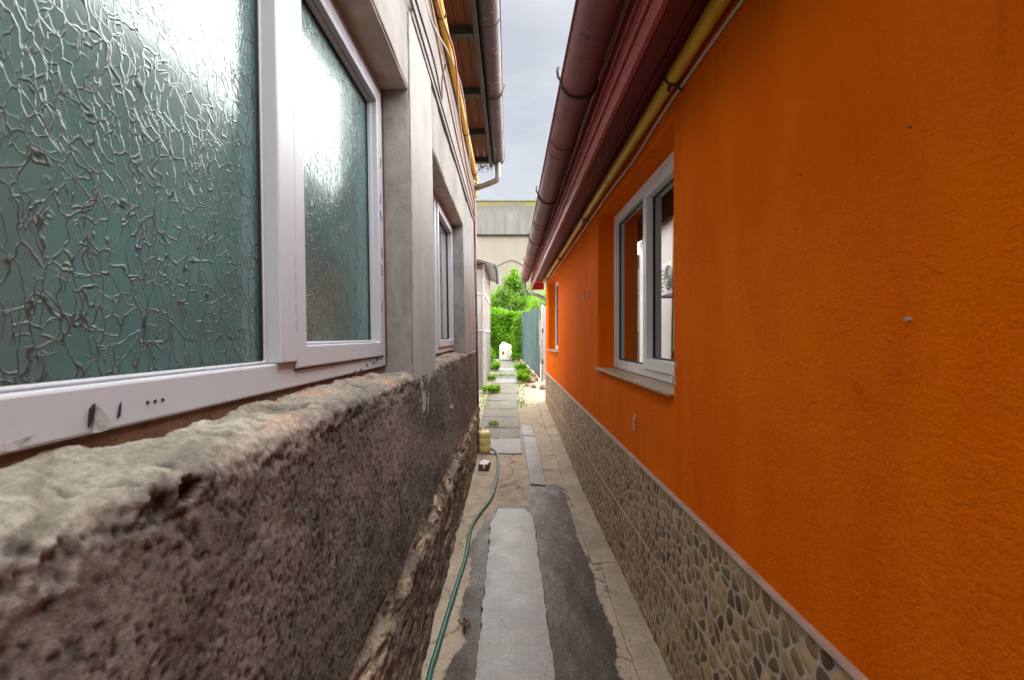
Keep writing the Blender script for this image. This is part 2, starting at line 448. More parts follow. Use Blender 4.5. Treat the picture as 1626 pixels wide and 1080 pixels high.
MAT = dict(
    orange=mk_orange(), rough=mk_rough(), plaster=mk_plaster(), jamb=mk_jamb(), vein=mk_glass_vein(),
    glass_right=mk_glass('clear_window_glass', (0.030, 0.026, 0.022), 0.9, 0.35),
    glass_grey=mk_glass('grey_window_glass', (0.12, 0.14, 0.14), 0.7, 0.15),
    shed_glass=mk_glass('dusty_shed_glass', (0.42, 0.45, 0.44), 0.6, 0.25),
    upvc=mk_upvc(), upvc_clean=mk_upvc('clean_white_upvc', 0.15, (0.84, 0.85, 0.88)),
    gasket=simple('black_gasket', (0.015, 0.015, 0.017), 0.5, bump=0),
    gutter_r=mk_gutter('red_brown_gutter_paint', (0.25, 0.080, 0.074), (0.065, 0.034, 0.036), (0.32, 0.14, 0.06), 0.5),
    gutter_l=mk_gutter('dull_purple_gutter_paint', (0.066, 0.056, 0.066), (0.034, 0.038, 0.05), (0.42, 0.19, 0.07), 0.9),
    fascia=mk_wood('dark_red_painted_board', (0.25, 0.034, 0.030), (0.40, 0.075, 0.062), 0.45),
    soffit_r=mk_wood('maroon_soffit_board', (0.17, 0.020, 0.022), (0.27, 0.038, 0.038), 0.5),
    soffit_l=mk_wood('bare_brown_soffit_board', (0.135, 0.058, 0.034), (0.25, 0.105, 0.060), 0.65),
    beam=mk_wood('dark_tarred_beam', (0.030, 0.034, 0.040), (0.060, 0.066, 0.076), 0.55),
    iron=simple('rusty_dark_iron', (0.055, 0.035, 0.030), 0.6, 0.5, 30, 0.3, 80),
    yellow=simple('yellow_gas_paint', (0.82, 0.54, 0.012), 0.36, 0.3, 9, 0.12, 60, stretch=(1, 0.5, 1), dark=(0.62, 0.40, 0.02)),
    zinc=simple('weathered_zinc', (0.30, 0.31, 0.29), 0.45, 0.35, 10, 0.15, 40, metal=0.3),
    cable_o=simple('tan_orange_cable', (0.46, 0.21, 0.10), 0.5, 0.2, 12, 0), cable_g=simple('grey_cable', (0.20, 0.185, 0.17), 0.5, 0.2, 12, 0),
    cable_w=simple('white_cable', (0.6, 0.57, 0.52), 0.5, 0.2, 12, 0), cable_b=simple('black_cable', (0.03, 0.03, 0.03), 0.5, 0.2, 12, 0),
    grout=simple('pale_grout', (0.60, 0.50, 0.36), 0.8, 0.25, 30, 0.4, 160), pebble=mk_pebble(),
    trim=simple('pinkish_tile_trim', (0.42, 0.29, 0.24), 0.4, 0.35, 14, 0.15, 60),
    sill_stone=simple('beige_stone_sill', (0.50, 0.37, 0.25), 0.45, 0.35, 16, 0.2, 60, dark=(0.36, 0.24, 0.15)),
    chip=simple('pale_filler', (0.56, 0.46, 0.40), 0.85, 0.25, 60, 0.4, 200),
    foam=simple('brown_expanding_foam', (0.15, 0.068, 0.032), 0.9, 0.5, 30, 0.7, 90, 0.006),
    foil=simple('torn_grey_film', (0.52, 0.52, 0.54), 0.35, 0.6, 40, 0.5, 60, 0.004), ink=simple('blue_film_print', (0.36, 0.42, 0.56), 0.6, bump=0),
    pave=mk_pave(), strip=mk_slab('damp_pale_concrete', (0.195, 0.189, 0.183), (0.32, 0.312, 0.302), 0.2, 0.48),
    wetslab=mk_slab('wet_grey_concrete', (0.17, 0.163, 0.15), (0.28, 0.27, 0.252), 0.35, 0.65),
    slab=mk_slab('worn_paving_slab', (0.12, 0.107, 0.084), (0.21, 0.19, 0.155), 0.5, 0.85, 0.8),
    kerb=mk_slab('tan_cement_skirt', (0.34, 0.275, 0.20), (0.56, 0.465, 0.345), 0.6, 0.95, 0.35),
    earth=simple('bare_earth_and_moss', (0.11, 0.09, 0.06), 0.95, 0.4, 3, 0.6, 30, 0.02, dark=(0.075, 0.09, 0.035)),
    hose=simple('green_hose_rubber', (0.020, 0.135, 0.105), 0.32, 0.2, 20, 0.05, 80),
    brick_r=simple('dark_red_brick', (0.15, 0.045, 0.032), 0.8, 0.4, 40, 0.5, 120), white_paint=simple('splashed_white_paint', (0.72, 0.70, 0.68), 0.6, 0.2, 30, 0.3, 90),
    can=simple('yellow_plastic_can', (0.78, 0.64, 0.24), 0.4, 0.25, 12, 0.1, 30), cap_red=simple('red_plastic', (0.5, 0.04, 0.02), 0.4, bump=0),
    jug=simple('white_plastic_drum', (0.74, 0.72, 0.68), 0.4, 0.15, 10, 0.05, 30),
    leaf_h=mk_leaf('hedge_leaf', (0.045, 0.15, 0.004), (0.19, 0.40, 0.008)),
    leaf_t=mk_leaf('tree_leaf', (0.06, 0.17, 0.012), (0.20, 0.36, 0.045)),
    leaf_w=mk_leaf('weed_leaf', (0.08, 0.20, 0.015), (0.20, 0.36, 0.03)),
    bark=simple('grey_brown_bark', (0.13, 0.10, 0.075), 0.9, 0.4, 12, 0.6, 30, 0.01),
    dry=simple('dry_brown_leaf', (0.16, 0.085, 0.045), 0.8, 0.4, 30, 0.2),
    net=simple('dark_green_shade_net', (0.055, 0.125, 0.125), 0.75, 0.3, 6, 0.5, 90, 0.006, stretch=(1, 1, 0.5)),
    metal_sheet=simple('pale_grey_sheet', (0.40, 0.41, 0.42), 0.5, 0.25, 6, 0.1, 20, stretch=(1, 1, 0.3)),
    shed_sheet=simple('blue_grey_sheet', (0.27, 0.29, 0.31), 0.5, 0.3, 5, 0.15, 20, stretch=(1, 1, 0.3)),
    shed_post=simple('whitewashed_post', (0.50, 0.49, 0.47), 0.7, 0.3, 12, 0.3, 50), purple=simple('purple_rail_paint', (0.16, 0.08, 0.16), 0.5, bump=0),
    stone=simple('rough_field_stone', (0.30, 0.255, 0.19), 0.9, 0.45, 12, 0.6, 50, 0.008),
    far_conc=mk_far_concrete(), beige=simple('beige_wall_render', (0.325, 0.295, 0.245), 0.9, 0.14, 0.8, 0.2, 6, 0.02, stretch=(1, 1, 0.4)),
    white_wall=simple('white_wall_render', (0.66, 0.65, 0.62), 0.9, 0.15, 2, 0.2, 40, 0.004), ac=simple('white_enamel', (0.75, 0.75, 0.73), 0.35, 0.08, 8, 0),
    dark=simple('dark_grille', (0.03, 0.03, 0.032), 0.5, bump=0), roof_tile=simple('brown_roof_sheet', (0.20, 0.075, 0.055), 0.7, 0.35, 6, 0.3, 30),
    inner=simple('dim_room_wall', (0.10, 0.085, 0.07), 0.9, bump=0), curtain=mk_wood('brown_curtain', (0.10, 0.052, 0.030), (0.20, 0.11, 0.065), 0.85, 2),
    pale=simple('pale_pink_plaster', (0.36, 0.348, 0.338), 0.88, 0.28, 5, 0.5, 45, 0.006, stretch=(1, 1, 0.6)),
    lintel=simple('stained_lintel_plaster', (0.58, 0.52, 0.44), 0.88, 0.35, 7, 0.4, 40, 0.006, dark=(0.36, 0.30, 0.24)),
)

# ------------------------------------------------------------------ wall with openings (grid mesh, one body)
def wall(name, parent, xf, xb, y0, y1, z0, z1, openings, mat_face, mat_jamb, step=0.06, amp=0.003, seed=1, ynear=0.4):
    """A wall in the YZ plane: front face at xf, back at xb, openings [(ya,yb,za,zb)]."""
    def axis(lo, hi, cuts):
        cs = sorted(set([lo, hi] + [c for c in cuts if lo < c < hi])); out = []
        for a, b in zip(cs, cs[1:]):
            n = max(1, int(round((b - a) / step))); out += [a + (b - a) * i / n for i in range(n)]
        return np.array(out + [hi])
    ys = axis(y0, y1, [q for o in openings for q in o[:2]] + [ynear]); zs = axis(z0, z1, [q for o in openings for q in o[2:]])
    ny, nz = len(ys), len(zs); Y, Z = np.meshgrid(ys, zs, indexing='ij')
    D = amp * (fbm(Y * 1.6, Z * 1.6, 0, 3, seed) + 0.35 * fbm(Y * 9, Z * 9, 0, 2, seed + 9))
    sgn = 1 if xf > xb else -1
    front = np.stack([xf + sgn * D, Y, Z], -1).reshape(-1, 3); back = np.stack([np.full_like(Y, xb), Y, Z], -1).reshape(-1, 3)
    nf = ny * nz; idx = np.arange(nf).reshape(ny, nz)
    solid = np.ones((ny - 1, nz - 1), bool)
    for a, b, c, d in openings:
        cy, cz = (ys[:-1] + ys[1:]) / 2, (zs[:-1] + zs[1:]) / 2
        solid[np.ix_((cy > a) & (cy < b), (cz > c) & (cz < d))] = False
    faces, mi = [], []
    def at(i, j): return 0 <= i < ny - 1 and 0 <= j < nz - 1 and solid[i, j]
    for i in range(ny - 1):
        for j in range(nz - 1):
            if not solid[i, j]: continue
            q = [idx[i, j], idx[i + 1, j], idx[i + 1, j + 1], idx[i, j + 1]]
            if sgn < 0: q = q[::-1]
            faces.append([int(k) for k in q]); mi.append(0)
            faces.append([int(k) + nf for k in q[::-1]]); mi.append(1)
            for (di, dj, a, b) in ((-1, 0, (i, j + 1), (i, j)), (1, 0, (i + 1, j), (i + 1, j + 1)), (0, -1, (i, j), (i + 1, j)), (0, 1, (i + 1, j + 1), (i, j + 1))):
                if not at(i + di, j + dj):
                    p, r = int(idx[a]), int(idx[b])
                    q = [p, p + nf, r + nf, r]
                    if sgn < 0: q = q[::-1]
                    faces.append(q); mi.append(1)
    o = obj(name, np.concatenate([front, back]), faces, mat_face, parent, origin=(xf, (y0 + y1) / 2, z0))
    o.data.materials.append(mat_jamb)
    o.data.polygons.foreach_set('material_index', mi)
    m = o.modifiers.new('bevel', 'BEVEL'); m.width = 0.008; m.segments = 2; m.limit_method = 'ANGLE'; m.angle_limit = math.radians(55)
    return o

# ================================================================== SETTING
def sheet(name, xs, ys, dz, mat, tintfn=None, rough=0.0, seed=0, kind='structure', parent=None):
    X, Y = np.meshgrid(xs, ys, indexing='ij')
    Z = gz(Y) + dz + (rough * fbm(X * 6, Y * 6, 0, 3, seed) if rough else 0)
    n, m = len(xs), len(ys); idx = np.arange(n * m).reshape(n, m)
    f = np.stack([idx[:-1, :-1], idx[1:, :-1], idx[1:, 1:], idx[:-1, 1:]], -1).reshape(-1, 4)
    t = tintfn(X, Y) if tintfn else None
    o = obj(name, np.stack([X, Y, Z], -1).reshape(-1, 3), f, mat, parent, True, origin=(0, 0, 0), tint=t)
    if kind: o['kind'] = kind
    return o
sheet('ground', np.array([-400, -60, -10, -3, 3, 10, 60, 400]), np.array([-60, -10, 0, 4.5, 8, 12.5, 19, 26, 60, 400]), -0.03, MAT['earth'])
def wetmap(X, Y):
    Yc = np.clip(Y, 1.0, 9)
    lb = np.interp(Yc, [1.0, 2.09, 2.3, 2.54, 2.99, 3.31, 3.87, 4.15], [-.34, -.31, -.226, -.274, -.248, -.298, -.205, -.10])
    rb = np.interp(Yc, [1.0, 2.04, 2.39, 2.64, 2.96, 3.54, 4.58, 4.8], [.47, .50, .545, .52, .545, .523, .555, .45])
    s = 0.11
    w = np.minimum((X - lb) / s, (rb - X) / s)
    w = np.minimum(w, np.where(X < 0.19, (4.15 - Y) / 0.12, (4.72 - Y) / 0.15))
    wet = np.clip(0.5 + w * 0.5, 0, 1)
    d2 = np.clip(1 - ((X + 0.02) / 0.22) ** 2 - ((Y - 4.6) / 0.55) ** 2, 0, 1)
    moss = np.clip((Y - 5.4) / 2.5, 0, 1) * np.clip(1.25 - np.abs(X + 0.35) * 1.1, 0, 1)
    return np.stack([wet, d2, moss], -1).reshape(-1, 3)
pav = sheet('alley_pavement', np.arange(-0.72, 1.22, 0.02), np.concatenate([np.arange(-3, 1, 0.1), np.arange(1, 7, 0.025), np.arange(7, 24, 0.1)]), 0.0, MAT['pave'], wetmap, 0.004, 3)
pav['label'] = 'narrow concrete alley between the two houses'

def slab(name, poly, th, mat, parent, seed=0, up=0.0):
    """a concrete slab with an uneven outline; poly in (x,y)"""
    n = len(poly); pts = []
    for i in range(n):
        a, b = np.array(poly[i]), np.array(poly[(i + 1) % n]); k = max(2, int(np.linalg.norm(b - a) / 0.022))
        for j in range(k):
            p = a + (b - a) * j / k
            q = 0.006 * fbm(p[0] * 13, p[1] * 13, seed, 4, 5, .7); r = 0.006 * fbm(p[0] * 13, p[1] * 13, seed + 30, 4, 6, .7)
            pts.append((p[0] + float(q), p[1] + float(r)))
    mb = MB()
    mb.prism(pts, lambda x, y: (x, y, float(gz(y)) - 0.03 + up), lambda x, y: (x, y, float(gz(y)) + th + up))
    return mb.build(name, mat, parent, bevel=0.004)
slab('concrete_strip', [(-.15, .2), (.21, .2), (.205, 2.6), (.20, 3.85), (.14, 4.03), (-.10, 4.02), (-.155, 3.7)], 0.022, MAT['strip'], pav, 1)
slab('concrete_strip', [(.215, 4.72), (.375, 4.66), (.39, 5.9), (.37, 6.55), (.19, 6.6)], 0.012, MAT['wetslab'], pav, 2)
slab('concrete_strip', [(.185, 6.64), (.365, 6.58), (.36, 7.2), (.18, 7.3)], 0.012, MAT['wetslab'], pav, 3)
yy, k = 5.75, 0
while yy < 19.3:
    L1 = random.uniform(.62, .9)
    x1 = 0.155 if yy < 9.3 else 0.22
    if k % 3 == 1:
        xm = random.uniform(-.22, -.05)
        slab('paving_slab', [(-.47, yy), (xm - .012, yy + .01), (xm - .01, yy + L1 - .03), (-.47, yy + L1 - .02)], random.uniform(.008, .018), MAT['slab'], pav, k + 10)
        slab('paving_slab', [(xm + .012, yy), (x1, yy), (x1, yy + L1 - .02), (xm + .012, yy + L1 - .03)], random.uniform(.006, .02), MAT['slab'], pav, k + 40)
    else:
        slab('paving_slab', [(-.47, yy), (x1, yy + random.uniform(-.02, .02)), (x1, yy + L1 - .025), (-.47, yy + L1 - .02)], random.uniform(.008, .018), MAT['slab'] if k % 4 else MAT['wetslab'], pav, k + 10)
    yy += L1; k += 1
# cement skirt at the foot of the orange house, broken into lengths
yy, k = 0.3, 0
for L1 in (1.25, 1.17, .36, 1.62, 1.9, 2.2, .52):
    x0 = [.60, .575, .60, .555, .57, .56, .575, .56, .575, .56, .57][k]
    slab('cement_skirt', [(x0, yy), (.735, yy), (.735, yy + L1 - .003), (x0 + .012, yy + L1 - .005)], random.choice([.006, .012, .009]), MAT['kerb'], pav, k + 70)
    yy += L1; k += 1

# ================================================================== GREY HOUSE (its wall leans very slightly back)
LEAN = math.radians(-0.95)
gh = thing('grey_house', 'old grey house with cream plaster above a crumbling dark cement base', 'house', (-.48, 1.5, 0))
W1L = (-.5, 2.25, E - .36, E + 1.23); W2L = (2.89, 4.95, E - .36, E + 1.22)
wall('wall', gh, -.48, -.80, -3, 6.4, -.05, E + 2.62, [W1L, W2L], MAT['plaster'], MAT['jamb'], 0.055, 0.005, 3)
mb = MB()                                                        # the hidden sides of the house
mb.box(-5.2, -.81, 6.1, 6.39, -.05, E + 2.6); mb.box(-5.2, -5.0, -3, 6.09, -.05, E + 2.6); mb.box(-4.99, -.81, -3.2, -3.01, -.05, E + 2.6)
mb.build('rear_walls', MAT['plaster'], gh)
MB().box(-4.98, -.82, -2.9, 6.05, E + 2.4, E + 2.5).build('room_ceiling', MAT['inner'], gh)

# ---- crumbling cement base: one continuous rough skin
prof = np.array([(-.665, -.172), (-.60, -.176), (-.53, -.181), (-.494, -.188), (-.475, -.208), (-.468, -.26), (-.470, -.60), (-.466, -.90), (-.462, -.97), (-.455, -1.0), (-.438, -1.035), (-.432, -1.10), (-.436, -1.30), (-.430, -1.60)])
seg = np.r_[0, np.cumsum(np.linalg.norm(np.diff(prof, axis=0), axis=1))]
ss = np.arange(0, seg[-1], 0.0056)
px, pz = np.interp(ss, seg, prof[:, 0]), np.interp(ss, seg, prof[:, 1])
for _ in range(1):
    px[1:-1] = (px[:-2] + 2 * px[1:-1] + px[2:]) / 4; pz[1:-1] = (pz[:-2] + 2 * pz[1:-1] + pz[2:]) / 4
ysb = np.concatenate([np.arange(-.6, .35, .04), np.arange(.35, 1.2, .0044), np.arange(1.2, 2.0, .007), np.arange(2.0, 3.2, .011), np.arange(3.2, 6.41, .02)])
S, Y = np.meshgrid(ss, ysb, indexing='ij'); X = np.repeat(px[:, None], len(ysb), 1); Z = np.repeat(pz[:, None], len(ysb), 1)
tx, tz = np.gradient(px), np.gradient(pz); ln = np.hypot(tx, tz); nx, nz = -tz / ln, tx / ln
NX, NZ = np.repeat(nx[:, None], len(ysb), 1), np.repeat(nz[:, None], len(ysb), 1)
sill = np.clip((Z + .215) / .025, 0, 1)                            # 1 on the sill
edge = np.exp(-((Z + .205) / .045) ** 2)
lower = np.clip((-.93 - Z) / .06, 0, 1); ledge = np.exp(-((Z + 1.03) / .055) ** 2)
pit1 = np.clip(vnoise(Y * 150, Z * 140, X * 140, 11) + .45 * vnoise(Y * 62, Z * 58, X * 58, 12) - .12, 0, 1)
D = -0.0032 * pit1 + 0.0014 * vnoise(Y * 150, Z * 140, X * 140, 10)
D += 0.0025 * fbm(Y * 20, Z * 20, X * 20, 3, 12) + 0.004 * fbm(Y * 2.2, Z * 2.2, 0, 3, 13)
D *= (1 - 0.75 * sill)
cn = fbm(Y * 15, Z * 19, X * 19, 4, 14)
chip = np.clip((cn - .30) / .12, 0, 1) * np.clip(edge * 1.5, 0, 1)
D += edge * .004 * fbm(Y * 30, Z * 30, X * 30, 3, 15) - chip * (.007 + .005 * vnoise(Y * 40, Z * 40, 0, 5))
D += (ledge * 0.010 + lower * 0.006) * fbm(Y * 7, Z * 9, 0, 4, 16) - ledge * .02 * np.clip(fbm(Y * 3, Z * 3, 0, 3, 17), 0, 1)
pit = np.clip(np.abs(fbm(Y * 3.1, Z * 16, 0, 4, 19)) - 0.62, 0, 1) * lower
D -= pit * 0.05
bedn = fbm(Y * 7, X * 13, Z * 13, 4, 41)
reach = np.interp(Y, [-1, .45, .62, .70, .82, .98, 1.3, 1.7, 2.3], [-.478, -.480, -.492, -.520, -.505, -.545, -.56, -.575, -.585])
bed = np.clip(.5 + (reach + .026 * bedn - X) / .006, 0, 1) * sill
bed2 = np.clip(.5 + (np.interp(Y, [-1, .40, .50, .58], [-.485, -.50, -.53, -.62]) + .02 * fbm(Y * 11, X * 11, 0, 3, 43) - X) / .005, 0, 1) * sill
fl = fbm(Y * 6.5, X * 11, Z * 11, 5, 51, .6)
terr = np.round(fl * 3.2) / 3.2
D += (.009 * terr + .009 + .0016 * vnoise(Y * 170, X * 170, Z * 170, 52)) * np.clip(sill + .8 * edge, 0, 1) + .006 * bed2
D += .012 * (np.round(fbm(Y * 8, Z * 13, X * 9, 4, 53, .6) * 3) / 3) * (ledge + .5 * lower)
hole = np.clip((np.exp(-((Y - .67) / .05) ** 2 - ((Z + .215) / .022) ** 2) + .9 * fbm(Y * 26, Z * 30, X * 30, 3, 47) * np.exp(-((Y - .66) / .09) ** 2 - ((Z + .21) / .035) ** 2) - .45) / .12, 0, 1)
D -= .020 * hole
P = np.stack([X + NX * D, Y, Z + NZ * D + E], -1)
P[..., 0] = np.maximum(P[..., 0], np.where(Z < -.37, -.476, -.70))
def lerp(a, b, t): return np.asarray(a)[None, None] * (1 - t[..., None]) + np.asarray(b)[None, None] * t[..., None]
nA = np.clip(.5 + .55 * fbm(Y * 1.7, Z * 2.2, 0, 4, 21), 0, 1); nB = np.clip(.5 + .8 * fbm(Y * 9, Z * 9, X * 9, 4, 22), 0, 1); nC = np.clip(fbm(Y * 6, X * 12, 3, 3, 23) * 1.6, 0, 1)
col = lerp((.135, .122, .112), (.195, .178, .164), nA)
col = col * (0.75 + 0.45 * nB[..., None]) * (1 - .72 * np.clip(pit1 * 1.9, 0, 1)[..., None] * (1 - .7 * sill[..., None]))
st = np.clip(1.3 - np.abs((Z + .62) + .22 * (Y - 2.6) + .04 * fbm(Y * 2, Z * 2, 0, 3, 29)) / .13, 0, 1) * np.clip((Y - 1.2) / .8, 0, 1)
col = col * (1 - .45 * st[..., None]) + np.array((.30, .265, .235)) * .45 * st[..., None]
cl = np.array((.235, .19, .14)); col = col * (1 - .6 * lower[..., None]) + (cl * (.6 + .7 * nB[..., None])) * .6 * lower[..., None]
col = col * (1 - .65 * ledge[..., None] * nB[..., None]) + np.array((.38, .31, .225)) * .65 * ledge[..., None] * nB[..., None]
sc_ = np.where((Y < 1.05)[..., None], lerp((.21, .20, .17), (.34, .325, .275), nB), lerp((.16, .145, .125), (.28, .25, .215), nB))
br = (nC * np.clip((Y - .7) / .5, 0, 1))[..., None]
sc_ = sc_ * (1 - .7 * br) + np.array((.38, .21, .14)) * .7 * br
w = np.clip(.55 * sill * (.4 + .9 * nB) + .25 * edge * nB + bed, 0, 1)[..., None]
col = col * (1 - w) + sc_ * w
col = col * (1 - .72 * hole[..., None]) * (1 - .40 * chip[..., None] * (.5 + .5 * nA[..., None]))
n, m = S.shape; idx = np.arange(n * m).reshape(n, m)
f = np.stack([idx[:-1, :-1], idx[:-1, 1:], idx[1:, 1:], idx[1:, :-1]], -1).reshape(-1, 4)
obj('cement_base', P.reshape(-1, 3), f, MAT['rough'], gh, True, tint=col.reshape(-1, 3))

def jag(pts, amp, step, seed, keep=()):
    out = []
    for i in range(len(pts)):
        a, b = np.array(pts[i], float), np.array(pts[(i + 1) % len(pts)], float); k = max(1, int(np.linalg.norm(b - a) / step))
        for j in range(k):
            p = a + (b - a) * j / k
            if i in keep: out.append(tuple(p)); continue
            out.append((p[0] + amp * float(fbm(p[0] * 17, p[1] * 17, seed, 3, 3)), p[1] + amp * float(fbm(p[0] * 17, p[1] * 17, seed + 7, 3, 4))))
    return out
# tongue of cream plaster hanging down the pier
pl = jag([(2.255, E + 1.62), (2.25, E + .6), (2.245, E - .20), (2.355, E - .235), (2.37, E - .40), (2.45, E - .425), (2.50, E - .40), (2.56, E - .435), (2.66, E - .42), (2.78, E - .42), (2.80, E - .31), (2.895, E - .26), (2.885, E + 1.10), (2.88, E + 1.62)], .004, .012, 9, keep=(13, 14))
MB().prism(pl, lambda a, b: (-.479, a, b), lambda a, b: (-.4705, a, b)).build('plaster_tongue', MAT['pale'], gh, bevel=.003)
for (y, z, sy, sz_) in ((2.72, E - 1.0, .05, .09), (3.55, E - .55, .03, .05), (3.2, E - 1.12, .08, .05)):
    pl = jag([(y - sy / 2, z), (y, z + sz_ / 2), (y + sy / 2, z + sz_ / 3), (y + sy / 3, z - sz_ / 2)], .012, .02, 4)
    MB().prism(pl, lambda a, b: (-.47, a, b), lambda a, b: (-.449 if b > E - 1.05 else -.42, a, b)).build('plaster_scrap', MAT['chip'], gh, bevel=.002)
for (a, b, z) in ((-.45, 2.245, 1.23), (2.895, 4.945, 1.22)):
    MB().box(-.79, -.484, a, b, E + z - .006, E + z - .0005).build('lintel', MAT['lintel'], gh)
# plaster band with a crack line under the cables
MB().prism([(2.3, E + 1.62), (6.38, E + 1.60), (6.38, E + 2.3), (2.3, E + 2.3)], lambda a, b: (-.481, a, b), lambda a, b: (-.462, a, b)).build('plaster_band', MAT['plaster'], gh, bevel=.004)

def bars(p, name, mat, lst, bevel=.004):
    mb_ = MB()
    for b_ in lst: mb_.box(*b_)
    return mb_.build(name, mat, p, bevel=bevel)
# ---- near window of the grey house
wn1 = child_empty('window', gh, (-.64, .9, E - .14)); wn1['label'] = 'near window with vein textured teal glass'
F0, F1 = -.675, -.61
MB().ring(F0, F1, -.42, 2.236, E - .140, E + 1.2220, .072).build('frame', MAT['upvc'], wn1, bevel=.005)
bars(wn1, 'mullion', MAT['upvc'], [(F0, -.5975, 1.190, 1.283, E - .0675, E + 1.1500)])
MB().ring(F0 + .01, -.600, 1.2835, 2.185, E - .088, E + 1.1690, .066).build('sash', MAT['upvc'], wn1, bevel=.005)
MB().ring(-.655, -.640, 1.32, 2.121, E - .024, E + 1.1050, .010).build('gasket', MAT['gasket'], wn1)
MB().ring(-.6125, -.6085, 1.2835, 2.1905, E - .0935, E + 1.1745, .006).build('gasket', MAT['gasket'], wn1)
MB().ring(-.655, -.640, -.348, 1.190, E - .068, E + 1.1500, .008).build('gasket', MAT['gasket'], wn1)
MB().ring(-.645, -.634, -.348, 1.190, E - .068, E + 1.1500, .008).build('glazing_bead', MAT['upvc'], wn1, bevel=.004)
MB().ring(-.645, -.625, 1.348, 2.119, E - .022, E + 1.1030, .010).build('glazing_bead', MAT['upvc'], wn1, bevel=.004)
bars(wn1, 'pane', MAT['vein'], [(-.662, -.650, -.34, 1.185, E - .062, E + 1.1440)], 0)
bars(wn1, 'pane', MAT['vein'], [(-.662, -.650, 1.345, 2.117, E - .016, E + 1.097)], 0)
MB().box(-.67, -.618, -.4, 2.23, E - .182, E - .141).build('foam_joint', MAT['foam'], wn1)
MB().box(-.67, -.613, -.4, 2.24, E + 1.2225, E + 1.2235).build('foam_joint', MAT['foam'], wn1)
MB().box(-.67, -.604, 2.2365, 2.244, E - .13, E + 1.22).build('foam_joint', MAT['foam'], wn1)
for y in (.764, .780, .797):
    MB().tube([(-.613, y, E - .108), (-.6088, y, E - .108)], .0032, 10).build('drain_hole', MAT['gasket'], wn1)
pl = jag([(.660, E - .134), (.664, E - .116), (.660, E - .100), (.667, E - .094), (.673, E - .104), (.681, E - .120), (.677, E - .133), (.668, E - .136)], .004, .005, 3)
mbf = MB(); mbf.prism(pl, lambda a, b: (-.609, a, b), lambda a, b: (-.6065 + .35 * max(0, a - .665), a, b)); mbf.build('film_scrap', MAT['foil'], wn1)
pl = jag([(.6575, E - .128), (.659, E - .104), (.665, E - .097), (.664, E - .112)], .003, .004, 8)
MB().prism(pl, lambda a, b: (-.609, a, b), lambda a, b: (-.6055, a, b)).build('film_scrap', MAT['gasket'], wn1)
pl = jag([(.704, E - .122), (.706, E - .104), (.710, E - .100), (.711, E - .119)], .004, .004, 8)
MB().prism(pl, lambda a, b: (-.609, a, b), lambda a, b: (-.6085, a, b)).build('film_scrap', MAT['gasket'], wn1)
pl = jag([(.55, E - .135), (.55, E - .125), (.568, E - .122), (.580, E - .122), (.570, E - .127), (.565, E - .135)], .004, .006, 8)
MB().prism(pl, lambda a, b: (-.6095, a, b), lambda a, b: (-.6085, a, b)).build('film_scrap', MAT['foil'], wn1)
for (y, z, s) in ((1.86, E - .125, .016), (1.93, E - .118, .02), (2.03, E - .110, .025), (2.09, E - .100, .02), (1.80, E - .14, .02)):
    pts = smooth_curve([(-.608, y + s * random.uniform(-1, 1), z + s * random.uniform(-.7, .7)) for _ in range(4)], 4)
    MB().tube(pts, .0018, 5).build('film_scrap', MAT['gasket'], wn1)
for k in range(9):
    z = E + .12 + k * .085; y = 2.152
    pts = smooth_curve([(-.5985, y + random.uniform(-.012, .012), z + t * .05) for t in (0, .3, .6, 1)], 4)
    if k % 3 != 1: MB().tube(pts, .0016, 5).build('film_scrap', MAT['gasket'], wn1)
for k in range(7):                                                # faint printed film marks on the sash
    y = 1.42 + k * .085
    MB().box(-.6005, -.5993, y, y + .05, E + 1.1310, E + 1.1390).build('film_mark', MAT['ink'], wn1)
for k in range(5):
    MB().box(-.5980, -.5970, 1.272, 1.279, E + .02 + k * .045, E + .05 + k * .045).build('film_mark', MAT['ink'], wn1)

# ---- second window of the grey house
wn2 = child_empty('window', gh, (-.64, 3.9, E - .14)); wn2['label'] = 'farther window with plain grey glass'
MB().ring(F0, F1, 2.80, 4.945, E - .140, E + 1.2220, .072).build('frame', MAT['upvc'], wn2, bevel=.005)
bars(wn2, 'mullion', MAT['upvc'], [(F0, F1 + .001, 3.80, 3.886, E - .068, E + 1.1500)])
MB().ring(F0 + .01, -.596, 3.890, 4.893, E - .088, E + 1.1690, .066).build('sash', MAT['upvc'], wn2, bevel=.005)
MB().ring(-.6125, -.6085, 3.8865, 4.8985, E - .0935, E + 1.1745, .006).build('gasket', MAT['gasket'], wn2)
MB().ring(-.655, -.640, 3.956, 4.827, E - .022, E + 1.1030, .012).build('gasket', MAT['gasket'], wn2)
bars(wn2, 'pane', MAT['glass_grey'], [(-.662, -.650, 2.87, 3.80, E - .06, E + 1.1420)], 0)
bars(wn2, 'pane', MAT['glass_grey'], [(-.662, -.650, 3.955, 4.828, E - .02, E + 1.1020)], 0)
MB().box(-.67, -.618, 2.9, 4.93, E - .182, E - .141).build('foam_joint', MAT['foam'], wn2)
MB().box(-.6095, -.607, 2.98, 3.12, E - .134, E - .075).build('film_scrap', simple('torn_orange_label', (.5, .22, .10), .6, .4, 40, 0), wn2)
for k in range(8):
    z = E + .05 + k * .12
    pts = smooth_curve([(-.606, 4.91 + random.uniform(-.01, .015), z + t * .09) for t in (0, .3, .6, 1)], 3)
    MB().tube(pts, .004, 5).build('film_scrap', MAT['gasket'], wn2)
MB().box(-1.2, -1.15, 2.6, 5.3, E - .3, E + 1.4).build('room_blind', simple('grey_blind', (.32, .33, .32), .9, bump=0), gh)

